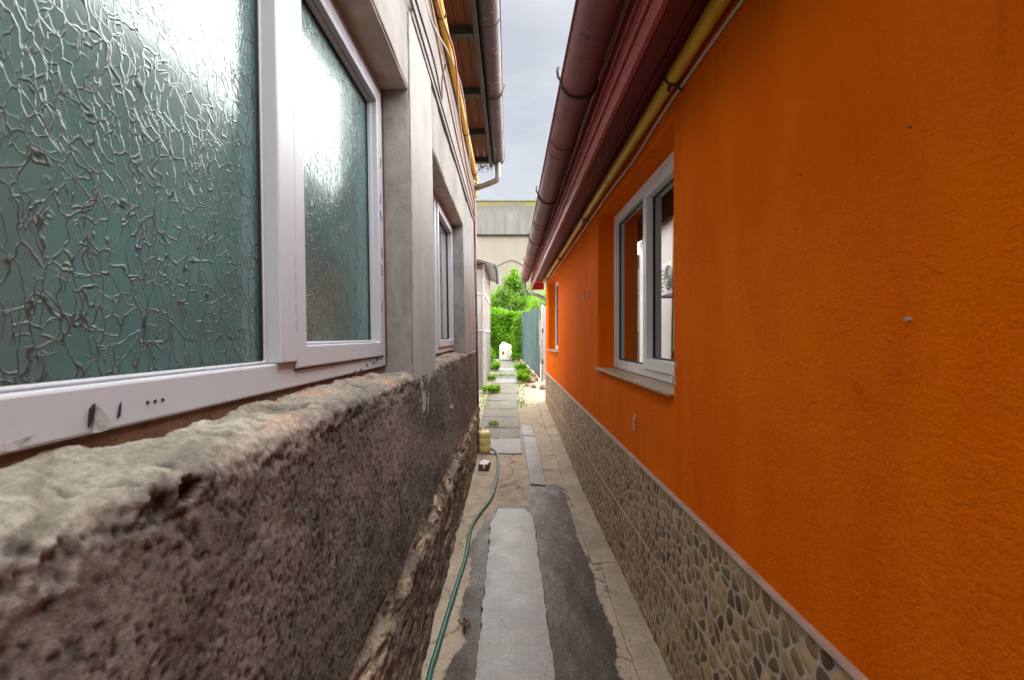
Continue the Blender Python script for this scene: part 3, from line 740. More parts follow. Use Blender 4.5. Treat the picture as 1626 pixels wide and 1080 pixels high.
# ---- roof, eaves and gutter of the grey house
YR0, YR1 = 2.5, 6.46
for i, (a, b) in enumerate(((-.475, -.392), (-.388, -.305), (-.301, -.245))):
    MB().box(a, b, YR0, 6.36, E + 2.475 + .003 * (i % 2), E + 2.50).build('soffit_board', MAT['soffit_l'], gh, bevel=.002)
MB().box(-.243, -.205, YR0, 6.40, E + 2.38, E + 2.56).build('eaves_beam', MAT['beam'], gh, bevel=.004)
for y in (2.75, 3.65, 4.55, 5.45, 6.3):
    MB().box(-.478, -.245, y - .035, y + .035, E + 2.405, E + 2.474).build('rafter', MAT['beam'], gh, bevel=.004)
mb = MB(); mb.prism([(-.16, E + 2.56), (-2.9, E + 3.9), (-5.6, E + 2.5), (-5.6, E + 2.58), (-2.9, E + 3.98), (-.16, E + 2.64)], lambda a, b: (a, YR0 - .1, b), lambda a, b: (a, YR1, b))
mb.build('roof', MAT['roof_tile'], gh)
def gutter(parent, xc, zc, r, y0, y1, mat, brackets, side, seams=()):
    """half-round gutter open to the sky; side=+1 when its outer lip lies towards +X"""
    n = 20; v, f = [], []
    ys_ = [y0 + (y1 - y0) * i / 60 for i in range(61)]
    for y in ys_:
        wob = 0.004 * math.sin(y * 3.1) + 0.003 * math.sin(y * 7.3 + 1)
        for rr, rev in ((r, 0), (r - .004, 1)):
            for k in range(n + 1):
                a = math.pi + math.pi * (k if not rev else n - k) / n
                v.append((xc + rr * math.cos(a), y, zc + wob + rr * math.sin(a)))
    c = 2 * (n + 1)
    for i in range(60):
        for k in range(c):
            k2 = (k + 1) % c; f.append([i * c + k, i * c + k2, (i + 1) * c + k2, (i + 1) * c + k])
    for i in (0, 60):
        f.append([i * c + k for k in range(n + 1)] if i else [i * c + k for k in range(n, -1, -1)])
    g = obj('gutter', v, f, mat, parent, True)
    MB().tube([(xc + side * r, y0, zc), (xc + side * r, y1, zc)], .009, 8).build('gutter_lip', mat, g, True)
    for y in brackets:
        pts = []
        for k in range(15):
            a = -math.pi * k / 14 if side < 0 else math.pi + math.pi * k / 14
            pts.append((xc + (r + .006) * math.cos(a), y, zc + (r + .006) * math.sin(a)))
        ex = xc + side * (r + .006)
        pts += [(ex + side * .012, y, zc + .018), (ex + side * .016, y, zc + .045), (ex + side * .010, y, zc + .065)]
        MB().tube(pts, .0065, 6).build('gutter_bracket', MAT['iron'], g, True)
    for y in seams:
        pts = [(xc + (r + .002) * math.cos(math.pi + math.pi * k / 14), y, zc + (r + .002) * math.sin(math.pi + math.pi * k / 14)) for k in range(15)]
        MB().tube(pts, .004, 6).build('gutter_seam', mat, g, True)
    return g
gl = gutter(gh, -.125, E + 2.50, .092, YR0, 6.43, MAT['gutter_l'], (2.8, 4.62), 1, (3.55, 5.5, 6.38))
mb = MB(); mb.tube(smooth_curve([(-.125, 6.33, E + 2.42), (-.125, 6.33, E + 2.30), (-.135, 6.34, E + 2.20), (-.20, 6.36, E + 2.165), (-.44, 6.42, E + 2.10)], 4), .042, 12)
mb.build('downpipe_elbow', MAT['zinc'], gh, True)
MB().tube([(-.458, 6.385, E + 2.12), (-.462, 6.385, E + 1.0), (-.458, 6.385, -.02)], .016, 8).build('corner_pipe', simple('rusty_thin_pipe', (.30, .15, .09), .7, .4, 20, .2), gh, True)
mb = MB()                                                         # straw and debris caught at the end of the eaves
for k in range(60):
    p = Vector((random.uniform(-.40, -.16), random.uniform(6.38, 6.44), E + random.uniform(2.36, 2.46))); d = Vector((random.uniform(-1, 1), random.uniform(-.3, .6), random.uniform(-1.2, .4))).normalized() * .06
    mb.tube([p, p + d], .003, 4)
tag(mb.build('nest_straw', MAT['dry'], gh), kind='stuff')

gh.rotation_euler = (0, LEAN, 0)
gh.location.x += -math.sin(LEAN) * E
def leaned(o):                                                    # fastened to the leaning wall
    M = Matrix.Translation(gh.location) @ Matrix.Rotation(LEAN, 4, 'Y') @ Matrix.Translation(Vector((.48, -1.5, 0)))
    q = M @ Vector(o.location); o.location = q; o.rotation_euler = (0, LEAN, 0); return o

# ---- yellow gas pipe and cables under its eaves
gp = thing('gas_pipe', 'yellow gas pipe running under the eaves of the grey house beside loose cables', 'pipe', (-.43, 3, E + 2.2))
MB().tube(smooth_curve([(-.43, 1.9, E + 2.20), (-.43, 4, E + 2.20), (-.43, 6.30, E + 2.20), (-.44, 6.43, E + 2.16), (-.45, 6.44, E + 1.98)], 6), .031, 14).build('pipe', MAT['yellow'], gp, True)
for y in (3.1, 4.9, 6.1):
    mb = MB(); mb.tube([(-.43 + .035 * math.cos(t), y, E + 2.20 + .035 * math.sin(t)) for t in np.linspace(0, 2 * math.pi, 17)], .005, 6); mb.tube([(-.46, y, E + 2.20), (-.485, y, E + 2.20)], .008, 6)
    mb.build('clamp', MAT['iron'], gp, True)
leaned(gp)
def cable(label, mat, pts, r=.006):
    c = smooth_curve(pts, 8); o = MB().tube(c, r, 7).build('cable', MAT[mat], None, True)
    tag(o, label, 'cable', 'cables strung along the grey house'); return leaned(o)
cable('tan cable sagging alongside the yellow pipe on the grey house', 'cable_o', [(-.44, 1.9, E + 2.10), (-.42, 2.9, E + 2.12), (-.385, 3.5, E + 2.14), (-.43, 4.2, E + 2.02), (-.45, 5.2, E + 1.92), (-.45, 6.2, E + 1.84), (-.455, 6.39, E + 1.2)], .009)
cable('pale cable crossing over the yellow pipe to its outer side', 'cable_w', [(-.46, 1.9, E + 1.95), (-.46, 2.8, E + 1.98), (-.42, 3.4, E + 2.12), (-.385, 4.0, E + 2.19), (-.40, 4.8, E + 2.12), (-.44, 5.6, E + 2.0), (-.40, 6.25, E + 2.10)], .006)
cable('orange brown cable hanging lowest in the bundle below the yellow pipe', 'cable_o', [(-.46, 1.9, E + 2.14), (-.45, 2.6, E + 2.10), (-.455, 3.4, E + 1.95), (-.455, 4.4, E + 1.83), (-.455, 5.4, E + 1.80), (-.452, 6.3, E + 1.70)], .007)
cable('thin black cable looping down the plaster below the yellow pipe', 'cable_b', [(-.458, 1.9, E + 1.72), (-.456, 2.9, E + 1.78), (-.456, 3.25, E + 1.70), (-.457, 3.3, E + 1.86), (-.455, 3.5, E + 2.10)], .005)
cable('grey cable clipped straight along the crack in the plaster', 'cable_g', [(-.458, 1.9, E + 1.665), (-.458, 3.2, E + 1.66), (-.458, 4.6, E + 1.655), (-.457, 6.3, E + 1.645)], .008)

# ================================================================== ORANGE HOUSE
oh = thing('orange_house', 'orange plastered house with dark red eaves and a pebble tiled plinth', 'house', (.746, 3, 0))
O1 = (2.07, 3.82, E - .275, E + 1.0); O2 = (7.0, 8.7, E - .25, E + 1.02)
wall('wall', oh, .746, 1.03, -3, 9.29, -.05, E + 1.24, [O1, O2], MAT['orange'], MAT['orange'], .05, .003, 31)
mb = MB(); mb.box(1.04, 5.4, 9.0, 9.285, -.05, E + 1.2); mb.box(5.2, 5.4, -3, 8.99, -.05, E + 1.2); mb.box(1.04, 5.19, -3.2, -3.01, -.05, E + 1.2)
mb.build('rear_walls', MAT['orange'], oh)
MB().box(1.035, 5.19, -3, 8.99, E + 1.205, E + 1.25).build('room_ceiling', MAT['inner'], oh)
MB().box(2.6, 2.65, -3, 8.99, 0, E + 1.2).build('room_partition', MAT['inner'], oh)
MB().box(1.04, 2.59, -3, 8.99, .3, .34).build('room_floor', MAT['inner'], oh)

# plinth: two rows of tiles faced with pebbles
YT0, TW = .33, .45
rows = ((.0, E - 1.123), (E - 1.119, E - .727))
def clip(poly, px_, py_, nx_, ny_):
    out = []
    for i in range(len(poly)):
        a, b = poly[i], poly[(i + 1) % len(poly)]
        da, db = (a[0] - px_) * nx_ + (a[1] - py_) * ny_, (b[0] - px_) * nx_ + (b[1] - py_) * ny_
        if da <= 0: out.append(a)
        if da * db < 0:
            t = da / (da - db); out.append((a[0] + (b[0] - a[0]) * t, a[1] + (b[1] - a[1]) * t))
    return out
PAL = [(.235, .150, .090), (.175, .108, .068), (.29, .205, .125), (.20, .145, .095), (.12, .082, .058), (.27, .175, .11), (.155, .115, .078), (.32, .24, .155), (.085, .06, .046)]
peb_near, rest = [], MB()
tiles = []
for c in range(20):
    for r, (z0, z1) in enumerate(rows):
        y0, y1 = YT0 + c * TW + .0025, min(YT0 + (c + 1) * TW - .0025, 9.29)
        zb = max(z0, float(gz(y0)) - .03)
        t = MB().box(.733, .745, y0, y1, zb, z1).build('tile', MAT['grout'], oh, bevel=.001); tiles.append(t)
        pts = []; ny_, nz_ = 9, 7 if z1 - zb < .44 else 7
        for i in range(ny_):
            for j in range(nz_):
                pts.append((y0 + (y1 - y0) * (i + .5 + .27 * (j % 2 - .5) * 2 + random.uniform(-.46, .46)) / ny_, zb + (z1 - zb) * (j + .5 + random.uniform(-.46, .46)) / nz_))
        P2 = np.array(pts)
        for i, p in enumerate(pts):
            d = np.hypot(*(P2 - p).T); poly = [(y0 + .003, zb + .003), (y1 - .003, zb + .003), (y1 - .003, z1 - .003), (y0 + .003, z1 - .003)]
            for q in np.argsort(d)[1:14]:
                vx, vy = P2[q] - p; l = math.hypot(vx, vy)
                if l < 1e-6: continue
                g = l / 2 - .0034
                poly = clip(poly, p[0] + vx / l * g, p[1] + vy / l * g, vx / l, vy / l)
                if len(poly) < 3: break
            if len(poly) < 3: continue
            ch = []
            for a in range(len(poly)):
                A, B = np.array(poly[a]), np.array(poly[(a + 1) % len(poly)]); ch += [A * .74 + B * .26, A * .26 + B * .74]
            ch = np.array(ch); ctr = ch.mean(0)
            if np.ptp(ch[:, 0]) < .012 or np.ptp(ch[:, 1]) < .012: continue
            k = len(ch); inn = ctr + (ch - ctr) * .72; h = random.uniform(.0012, .0030)
            v = [(.7335, a, b) for a, b in ch] + [(.733 - h, a, b) for a, b in inn] + [(.733 - h * 1.12, *ctr)]
            fc = [[a, (a + 1) % k, k + (a + 1) % k, k + a] for a in range(k)] + [[k + a, k + (a + 1) % k, 2 * k] for a in range(k)]
            fc = [q[::-1] for q in fc]
            tint = np.array(random.choice(PAL)) * random.uniform(1.1, 1.7) * np.array((1.12, 1.0, .84))
            u, w_ = 809 + .733 * 722 / ctr[0], 535 + (E - ctr[1]) * 722 / ctr[0]
            size = 1 / ctr[0] if (u < 1640 and w_ < 1095) else 0
            peb_near.append((size, v, fc, tint, t))
peb_near.sort(key=lambda q: -q[0])
for size, v, fc, tint, t in peb_near[:300]:
    obj('pebble', v, fc, MAT['pebble'], t, True, tint=np.tile(tint, (len(v), 1)))
for size, v, fc, tint, t in peb_near[300:]:
    rest.add(v, fc, tuple(tint))
tag(rest.build('pebble_facing', MAT['pebble'], oh, True), kind='stuff')
mb = MB(); mb.prism([(.7455, E - .726), (.727, E - .724), (.724, E - .719), (.728, E - .713), (.7455, E - .710)], lambda a, b: (a, -.2, b), lambda a, b: (a, 9.292, b)); mb.build('plinth_trim', MAT['trim'], oh)
# filler marks and chips on the orange plaster
for (y, z, sy, sz_) in ((2.72, E - .53, .022, .085), (2.70, E - .48, .015, .05), (4.55, E + .40, .045, .11), (4.28, E + .41, .035, .10), (.848, E + .034, .010, .008), (2.05, E - .20, .03, .05), (2.03, E - .13, .012, .03)):
    pl = jag([(y - sy / 2, z - sz_ / 4), (y - sy / 3, z + sz_ / 2), (y + sy / 3, z + sz_ / 2), (y + sy / 2, z), (y + sy / 4, z - sz_ / 2)], min(sy, sz_) * .3, min(sy, sz_) * .4, 6)
    MB().prism(pl, lambda a, b: (.75, a, b), lambda a, b: (.7395, a, b)).build('filler_mark', MAT['chip'], oh)
for (y, z) in ((1.165, E + .415), (1.18, E + .28), (.846, E + .39)):
    MB().tube([(.75, y, z), (.7425, y, z)], .0016, 8).build('nail_hole', MAT['dark'], oh)

def right_window(y0, y1, z0, z1, sillx, label):
    w_ = child_empty('window', oh, (.9, (y0 + y1) / 2, z0)); w_['label'] = label
    A, B = .876, .94; ym = (y0 + y1) / 2
    MB().ring(A, B, y0 + .002, y1 - .002, z0 + .02, z1 - .002, .068).build('frame', MAT['upvc_clean'], w_, bevel=.005)
    bars(w_, 'mullion', MAT['upvc_clean'], [(A - .001, B, ym - .04, ym + .042, z0 + .088, z1 - .07)])
    MB().ring(A - .014, B - .008, y0 + .05, ym - .004, z0 + .07, z1 - .052, .068).build('sash', MAT['upvc_clean'], w_, bevel=.005)
    MB().ring(A - .0025, A + .002, y0 + .046, ym, z0 + .066, z1 - .048, .0037).build('gasket', MAT['gasket'], w_)
    for a, b, c, d in ((ym + .042, y1 - .07, z0 + .088, z1 - .07), (y0 + .118, ym - .072, z0 + .138, z1 - .12)):
        MB().ring(.905, .915, a, b, c, d, .010).build('gasket', MAT['gasket'], w_)
        bars(w_, 'pane', MAT['glass_right'], [(.912, .926, a + .002, b - .002, c + .002, d - .002)], 0)
    bars(w_, 'sill', MAT['sill_stone'], [(sillx + .008, .875, y0 + .004, y1 - .004, z0 + .003, z0 + .019)], .003)
    MB().tube([(A - .0012, y1 - .11, z0 + .055), (A + .002, y1 - .11, z0 + .055)], .006, 10).build('drain_cap', MAT['gasket'], w_)
    return w_
rw = right_window(*O1, .712, 'near white window with a beige stone sill'); right_window(*O2, .700, 'far white window by the end of the wall')
mb = MB()                                                          # brown curtain hanging behind the near window
vs = []
for i in range(41):
    y = 3.30 + .42 * i / 40; x = 1.02 + .02 * math.sin(i * 1.1)
    vs += [(x, y, E - .25), (x, y, E + 1.0)]
mb.add(vs, [[2 * i, 2 * i + 2, 2 * i + 3, 2 * i + 1] for i in range(40)]); tag(mb.build('curtain', MAT['curtain'], None, True), 'brown curtain behind the near window of the orange house', 'curtain')

# eaves
ZF = E + 1.0
for i, (z0, z1, dx) in enumerate(((0, .072, 0), (.076, .098, -.012), (.102, .165, 0), (.169, .190, -.012), (.194, .30, 0))):
    MB().box(.455 + dx, .478 + .002 * i, -3, 9.86, ZF + z0, ZF + z1).build('fascia_board', MAT['fascia'], oh, bevel=.004)
for i, (a, b) in enumerate(((.480, .566), (.570, .656), (.660, .744))):
    MB().box(a, b, -3, 9.84, ZF + .185 + .004 * (i % 2), ZF + .21).build('soffit_board', MAT['soffit_r'], oh, bevel=.003)
MB().box(.480, .744, 9.78, 9.86, ZF + .02, ZF + .18).build('verge_board', MAT['fascia'], oh, bevel=.003)
mb = MB(); mb.prism([(.30, E + 1.33), (3.1, E + 2.7), (5.9, E + 1.3), (5.9, E + 1.36), (3.1, E + 2.76), (.30, E + 1.39)], lambda a, b: (a, -3.2, b), lambda a, b: (a, 9.95, b)); mb.build('roof', MAT['roof_tile'], oh)
gutter(oh, .345, E + 1.275, .086, -3, 9.98, MAT['gutter_r'], (.6, 2.26, 4.05, 5.85, 7.65, 9.4), -1, (2.9, 3.05, 4.9, 5.05, 6.6, 8.3, 9.9))
mb = MB(); mb.tube(smooth_curve([(.345, 9.9, E + 1.20), (.345, 9.9, E + 1.06), (.36, 9.9, E + 1.0), (.45, 9.86, E + .955), (.70, 9.5, E + .82), (.80, 9.36, E + .76)], 4), .036, 12); mb.build('downpipe_elbow', MAT['zinc'], oh, True)

gp2 = thing('gas_pipe', 'yellow gas pipe clipped along the orange wall under the dark red eaves', 'pipe', (.70, 3, E + 1.115))
MB().tube([(.70, y, E + 1.115 + .004 * math.sin(y * 2)) for y in np.linspace(-3, 9.27, 40)], .030, 16).build('pipe', MAT['yellow'], gp2, True)
for y in (1.95, 4.2, 6.3, 8.4):
    mb = MB(); mb.tube([(.70 + .034 * math.cos(t), y, E + 1.115 + .034 * math.sin(t)) for t in np.linspace(0, 2 * math.pi, 17)], .0055, 6); mb.tube([(.705, y, E + 1.083), (.745, y, E + 1.06)], .007, 6); mb.tube([(.690, y, E + 1.085), (.680, y, E + 1.055)], .008, 6)
    mb.build('clamp', MAT['iron'], gp2, True)
for y in (3.2, 5.4): MB().tube([(.70, y, E + 1.115), (.70, y + .05, E + 1.115)], .0335, 16).build('coupling', MAT['yellow'], gp2, True)
o = MB().tube(smooth_curve([(.736, 1.2, E + 1.06), (.734, 2.1, E + 1.07), (.735, 2.7, E + 1.045), (.735, 3.4, E + 1.065), (.735, 5.0, E + 1.06), (.736, 9.2, E + 1.07)], 8), .006, 7).build('cable', MAT['cable_w'], None, True)
tag(o, 'thin pale cable running below the yellow pipe on the orange wall', 'cable')

# ================================================================== THINGS IN THE ALLEY
hp = [(-.30, .7), (-.345, 1.5), (-.359, 2.03), (-.353, 2.2), (-.341, 2.463), (-.324, 2.766), (-.302, 3.155), (-.308, 3.587), (-.264, 3.89), (-.163, 4.37), (-.134, 5.10), (-.158, 5.70), (-.30, 6.05), (-.46, 6.30)]
o = MB().tube([(p[0], p[1], float(gz(p[1])) + .018) for p in smooth_curve(hp, 8)], .0135, 12).build('garden_hose', MAT['hose'], None, True)
tag(o, 'green garden hose lying along the left side of the alley', 'hose')

br = thing('brick', 'dark red brick splashed with white paint at the foot of the wall', 'brick', (-.285, 5.22, float(gz(5.2))))
zb = float(gz(5.2)) + .004
MB().box(-.345, -.225, 5.12, 5.34, zb, zb + .065).build('brick_body', MAT['brick_r'], br, bevel=.006)
pl = jag([(-.34, 5.13), (-.235, 5.125), (-.24, 5.30), (-.33, 5.33)], .012, .02, 3)
MB().prism(pl, lambda a, b: (a, b, zb + .064), lambda a, b: (a, b, zb + .0685)).build('paint_splash', MAT['white_paint'], br)
MB().prism(jag([(-.29, zb + .02), (-.27, zb + .02), (-.265, zb + .066), (-.292, zb + .066)], .004, .01, 4), lambda a, b: (a, 5.121, b), lambda a, b: (a, 5.117, b)).build('paint_splash', MAT['white_paint'], br)
br.rotation_euler = (0, 0, math.radians(-4))

def jerrycan(name, label, loc, w, d, h, mat, capmat, rot=0, mark=None, plain=False):
    t = thing(name, label, 'canister', loc); x, y, z = loc
    r = .22 * min(w, d); prof_ = []
    for sx, sy, a0 in ((1, 1, 0), (-1, 1, 90), (-1, -1, 180), (1, -1, 270)):
        for k in range(5):
            a = math.radians(a0 + 22.5 * k); prof_.append((sx * (w / 2 - r) + r * math.cos(a), sy * (d / 2 - r) + r * math.sin(a)))
    lv = [(0, .93), (.02, .99), (.28, 1), (.30, .97), (.34, .97), (.36, 1), (.62, 1), (.64, .97), (.68, .97), (.70, 1), (.86, 1), (.93, .92), (.97, .72), (1.0, .5)]
    if plain: lv = [(0, .94), (.02, .99), (.05, 1), (.88, 1), (.94, .96), (.97, .85), (1.0, .62)]
    n = len(prof_); v = [(x + a * s, y + b * s, z + h * q) for q, s in lv for a, b in prof_]
    f = [[i * n + k, i * n + (k + 1) % n, (i + 1) * n + (k + 1) % n, (i + 1) * n + k] for i in range(len(lv) - 1) for k in range(n)] + [list(range(n))[::-1], [(len(lv) - 1) * n + k for k in range(n)]]
    obj('can_body', v, f, mat, t, True)
    MB().tube([(x + .15 * w, y, z + h * .99), (x + .15 * w, y, z + h * 1.05)], .10 * w, 14).build('cap', capmat, t, True)
    MB().tube(smooth_curve([(x - .32 * w, y, z + h * .95), (x - .28 * w, y, z + h * 1.09), (x - .02 * w, y, z + h * 1.10), (x + .02 * w, y, z + h * .98)], 5), .05 * w, 8).build('can_handle', mat, t, True)
    if mark: mark(t)
    t.rotation_euler = (0, 0, rot); return t
jerrycan('jerrycan', 'yellow plastic canister beside the brick at the grey house corner', (-.325, 5.86, float(gz(5.86)) + .01), .15, .20, .27, MAT['can'], MAT['can'], .15)
zj = float(gz(19.2)) + .02
def redmark(t):
    MB().prism([(-.27 + .05 * math.cos(a) * (1 + .25 * math.sin(3 * a)), zj + .30 + .08 * math.sin(a)) for a in np.linspace(0, 6.28, 13)[:-1]], lambda a, b: (a, 19.051, b), lambda a, b: (a, 19.045, b)).build('red_mark', MAT['cap_red'], t)
jerrycan('plastic_drum', 'white plastic drum with a red mark in front of the hedge', (-.17, 19.25, zj), .50, .40, .66, MAT['jug'], MAT['jug'], 0, redmark, True)
t = thing('bucket', 'black bucket tucked beside the white drum', 'bucket', (.2, 19.0, zj))
mb = MB(); mb.tube([(.2, 19.0, zj), (.2, 19.0, zj + .2)], [.11, .14], 16); mb.build('bucket_body', MAT['dark'], t, True)
MB().tube([(.2 + .142 * math.cos(a), 19.0, zj + .2 + .10 * math.sin(a)) for a in np.linspace(0, math.pi, 12)], .006, 6).build('handle', MAT['iron'], t, True)

def stone(label, x, y, s, seed, grp=None, mat='stone'):
    v, f = [], []; nlat, nlon = 6, 9
    for i in range(nlat + 1):
        for k in range(nlon):
            th, ph = math.pi * i / nlat, 2 * math.pi * k / nlon
            d = Vector((math.sin(th) * math.cos(ph), math.sin(th) * math.sin(ph), math.cos(th)))
            r = s * (1 + .35 * float(fbm(d.x * 1.3 + seed * 3.1, d.y * 1.3, d.z * 1.3, 3, seed)))
            v.append((x + d.x * r, y + d.y * r * .9, float(gz(y)) + s * .45 + d.z * r * .7))
    for i in range(nlat):
        for k in range(nlon): f.append([i * nlon + k, i * nlon + (k + 1) % nlon, (i + 1) * nlon + (k + 1) % nlon, (i + 1) * nlon + k][::-1])
    o = obj('stone', v, f, MAT[mat], None, False); tag(o, label, 'stone', grp); return o
G1 = 'stones at the foot of the green fence'
for i, (lb, x, y, s) in enumerate((('large squarish tan stone against the orange house corner', .80, 10.9, .10), ('rounded stone in the middle of the row by the fence foot', .60, 11.1, .085), ('smallest stone beside the weeds at the path edge', .44, 11.3, .06), ('long yellowish stone behind the others under the net', .55, 12.0, .12))):
    stone(lb, x, y, s, i + 2, G1)

def leaf_mesh(mb, p, d, up, L_, W_, t):
    d = d.normalized(); s = d.cross(up)
    if s.length < 1e-3: s = Vector((1, 0, 0))
    s.normalize(); nrm = s.cross(d)
    mb.add([p, p + d * L_ * .45 + s * W_ + nrm * W_ * .3, p + d * L_, p + d * L_ * .45 - s * W_ + nrm * W_ * .3], [[0, 1, 2], [0, 2, 3]], (t, t, t))
def rv(a=1): return Vector((random.uniform(-a, a), random.uniform(-a, a), random.uniform(-a, a)))

def weed(label, x, y, w, h, n, grp='weeds on the path'):
    t = thing('weed', label, 'weed', (x, y, float(gz(y)))); mb = MB(); z0 = float(gz(y)) + .01
    for k in range(n):
        a = random.uniform(0, 6.28); r = w * math.sqrt(random.random())
        p = Vector((x + r * math.cos(a), y + r * math.sin(a), z0))
        for j in range(random.randint(3, 6)):
            d = Vector((math.cos(a + random.uniform(-1.5, 1.5)) * .8, math.sin(a + random.uniform(-1.5, 1.5)) * .8, random.uniform(.3, 1.3)))
            leaf_mesh(mb, p + Vector((0, 0, random.uniform(0, h * .5))), d, Vector((0, 0, 1)), h * random.uniform(.5, 1), h * random.uniform(.08, .16), random.random())
    mb.build('leaves', MAT['leaf_w'], t); return t
weed('bright green weed clump at the foot of the shed by the path', -.42, 10.4, .20, .16, 60)
weed('leafy weed growing beside the stones at the fence foot', .36, 11.9, .12, .24, 40)
weed('small weed sprouting in the slab joint nearest the hose', -.25, 7.2, .07, .07, 22)
weed('taller weed at the path edge farther along the green fence', .40, 13.0, .12, .24, 30)
weed('low weed patch spreading across the slabs past the shed', -.20, 13.3, .36, .06, 70)
weed('low creeping weed against the foot of the shed posts', -.50, 12.4, .14, .12, 40)
weed('bushy weed at the fence edging bricks halfway to the hedge', .36, 15.0, .14, .22, 40)
weed('tall weed at the left path edge in front of the low shrub', -.52, 14.9, .15, .26, 45)
weed('thin weed in the slab joint just beyond the orange house', .22, 9.0, .06, .06, 14)
mb = MB()
for k in range(500):
    y = random.uniform(8.5, 18.5); x = random.choice([-.5 + random.gauss(0, .06), .28 + random.gauss(0, .06)]); p = Vector((x, y, float(gz(y))))
    leaf_mesh(mb, p, Vector((random.uniform(-.6, .6), random.uniform(-.6, .6), 1)), Vector((0, 1, 0)), random.uniform(.03, .09), .007, random.random())
tag(mb.build('grass', MAT['leaf_w']), 'thin grass along both edges of the far path', 'grass', kind='stuff')
mb = MB()
for k in range(26):
    p = Vector((-.245 + random.gauss(0, .018), 2.42 + random.gauss(0, .018), .006 + random.uniform(0, .012))); leaf_mesh(mb, p, rv() + Vector((0, 0, .2)), Vector((0, 0, 1)), .02, .008, 0)
o = mb.build('dead_leaf_clump', MAT['dry']); tag(o, 'dark shrivelled leaf clump on the concrete beside the hose', 'leaf litter')
mb = MB()
for k in range(240):
    y = 1.6 + 5 * random.random() ** 1.2; x = random.choice([random.uniform(-.42, -.15), random.uniform(.2, .72), random.uniform(-.4, .7)]); s = random.uniform(.0015, .006)
    z = float(gz(y)) + .004 + (.02 if -.15 < x < .2 and y < 4.05 else 0) + (.016 if x > .57 else 0)
    mb.add([(x - s, y - s, z), (x + s, y - s * .6, z), (x + s * .7, y + s, z), (x - s * .6, y + s * .8, z), (x, y, z + s)], [[0, 1, 4], [1, 2, 4], [2, 3, 4], [3, 0, 4]])
tag(mb.build('gravel', MAT['stone']), 'grit and crumbs scattered on the alley concrete', 'grit', kind='stuff')

# ================================================================== BEYOND THE HOUSES
# shed on the left
sh = thing('shed', 'grey glazed shed with a lean-to roof at the left of the far path', 'shed', (-.6, 12, float(gz(11))))
ys0, ys1, xs1 = 10.8, 14.0, -.60; zg = float(gz(11)) - .05
for i, (a, b) in enumerate(((-2.2, -1.68), (-1.66, -1.14), (-1.12, -.66))):
    MB().box(a, b, ys0 + .01, ys0 + .03, zg, E + .12).build('lower_panel', MAT['shed_sheet'], sh, bevel=.003)
    MB().box(a, b, ys0 + .015, ys0 + .022, E + .20, E + 1.0).build('pane', MAT['shed_glass'], sh)
    MB().box(a, b, ys0 + .015, ys0 + .022, E + 1.06, E + 1.62).build('pane', MAT['shed_glass'], sh)
for i, (a, b) in enumerate(((10.90, 11.88), (11.94, 12.92), (12.98, 13.92))):
    MB().box(xs1 - .03, xs1 - .01, a, b, zg, E + .12).build('lower_panel', MAT['shed_sheet'], sh, bevel=.003)
    MB().box(xs1 - .022, xs1 - .015, a, b, E + .20, E + 1.0).build('pane', MAT['shed_glass'], sh)
    MB().box(xs1 - .022, xs1 - .015, a, b, E + 1.06, E + 1.62).build('pane', MAT['shed_glass'], sh)
for y in (10.84, 11.91, 12.95, 13.96): MB().box(xs1 - .05, xs1 + .01, y - .03, y + .03, zg, E + 1.72).build('post', MAT['shed_post'], sh, bevel=.004)
for x in (-1.67, -1.13): MB().box(x - .022, x + .022, ys0 - .01, ys0 + .04, zg, E + 1.72).build('post', MAT['shed_post'], sh, bevel=.004)
for z in (E + .16, E + 1.03): 
    MB().box(-2.2, xs1 - .052, ys0 - .012, ys0 + .035, z - .03, z + .03).build('rail', MAT['shed_post'], sh, bevel=.003)
    MB().box(xs1 - .045, xs1 + .008, ys0 + .072, 13.92, z - .03, z + .03).build('rail', MAT['shed_post'], sh, bevel=.003)
MB().box(-2.2, xs1 - .052, ys0 - .014, ys0 + .034, E + 1.63, E + 1.70).build('rail', MAT['purple'], sh, bevel=.003)
MB().box(-2.25, -2.2, ys0, 14, zg, E + 1.7).build('rear_wall', MAT['shed_sheet'], sh); MB().box(-2.2, xs1 - .06, 13.97, 14.0, zg, E + 1.7).build('rear_wall', MAT['shed_sheet'], sh)
mb = MB(); nC_ = 60                                               # corrugated roof sheet falling towards the path
vs = []
for i in range(nC_ + 1):
    y = 10.55 + 3.7 * i / nC_; w_ = .02 * math.cos(i * math.pi / 2)
    vs += [(-2.4, y, E + 2.15 + w_), (-.62, y, E + 1.78 + w_), (-.36, y, E + 1.70 + w_)]
mb.add(vs, [q for i in range(nC_) for q in ([3 * i, 3 * i + 1, 3 * i + 4, 3 * i + 3], [3 * i + 1, 3 * i + 2, 3 * i + 5, 3 * i + 4])])
o = mb.build('roof_sheet', MAT['metal_sheet'], sh); o.modifiers.new('solid', 'SOLIDIFY').thickness = .012
MB().tube(smooth_curve([(-.36, 10.7, E + 1.70), (-.31, 10.7, E + 1.60), (-.29, 10.7, E + 1.42), (-.285, 10.7, E + 1.25)], 5), .035, 10).build('roof_edge_strip', MAT['beam'], sh, True)

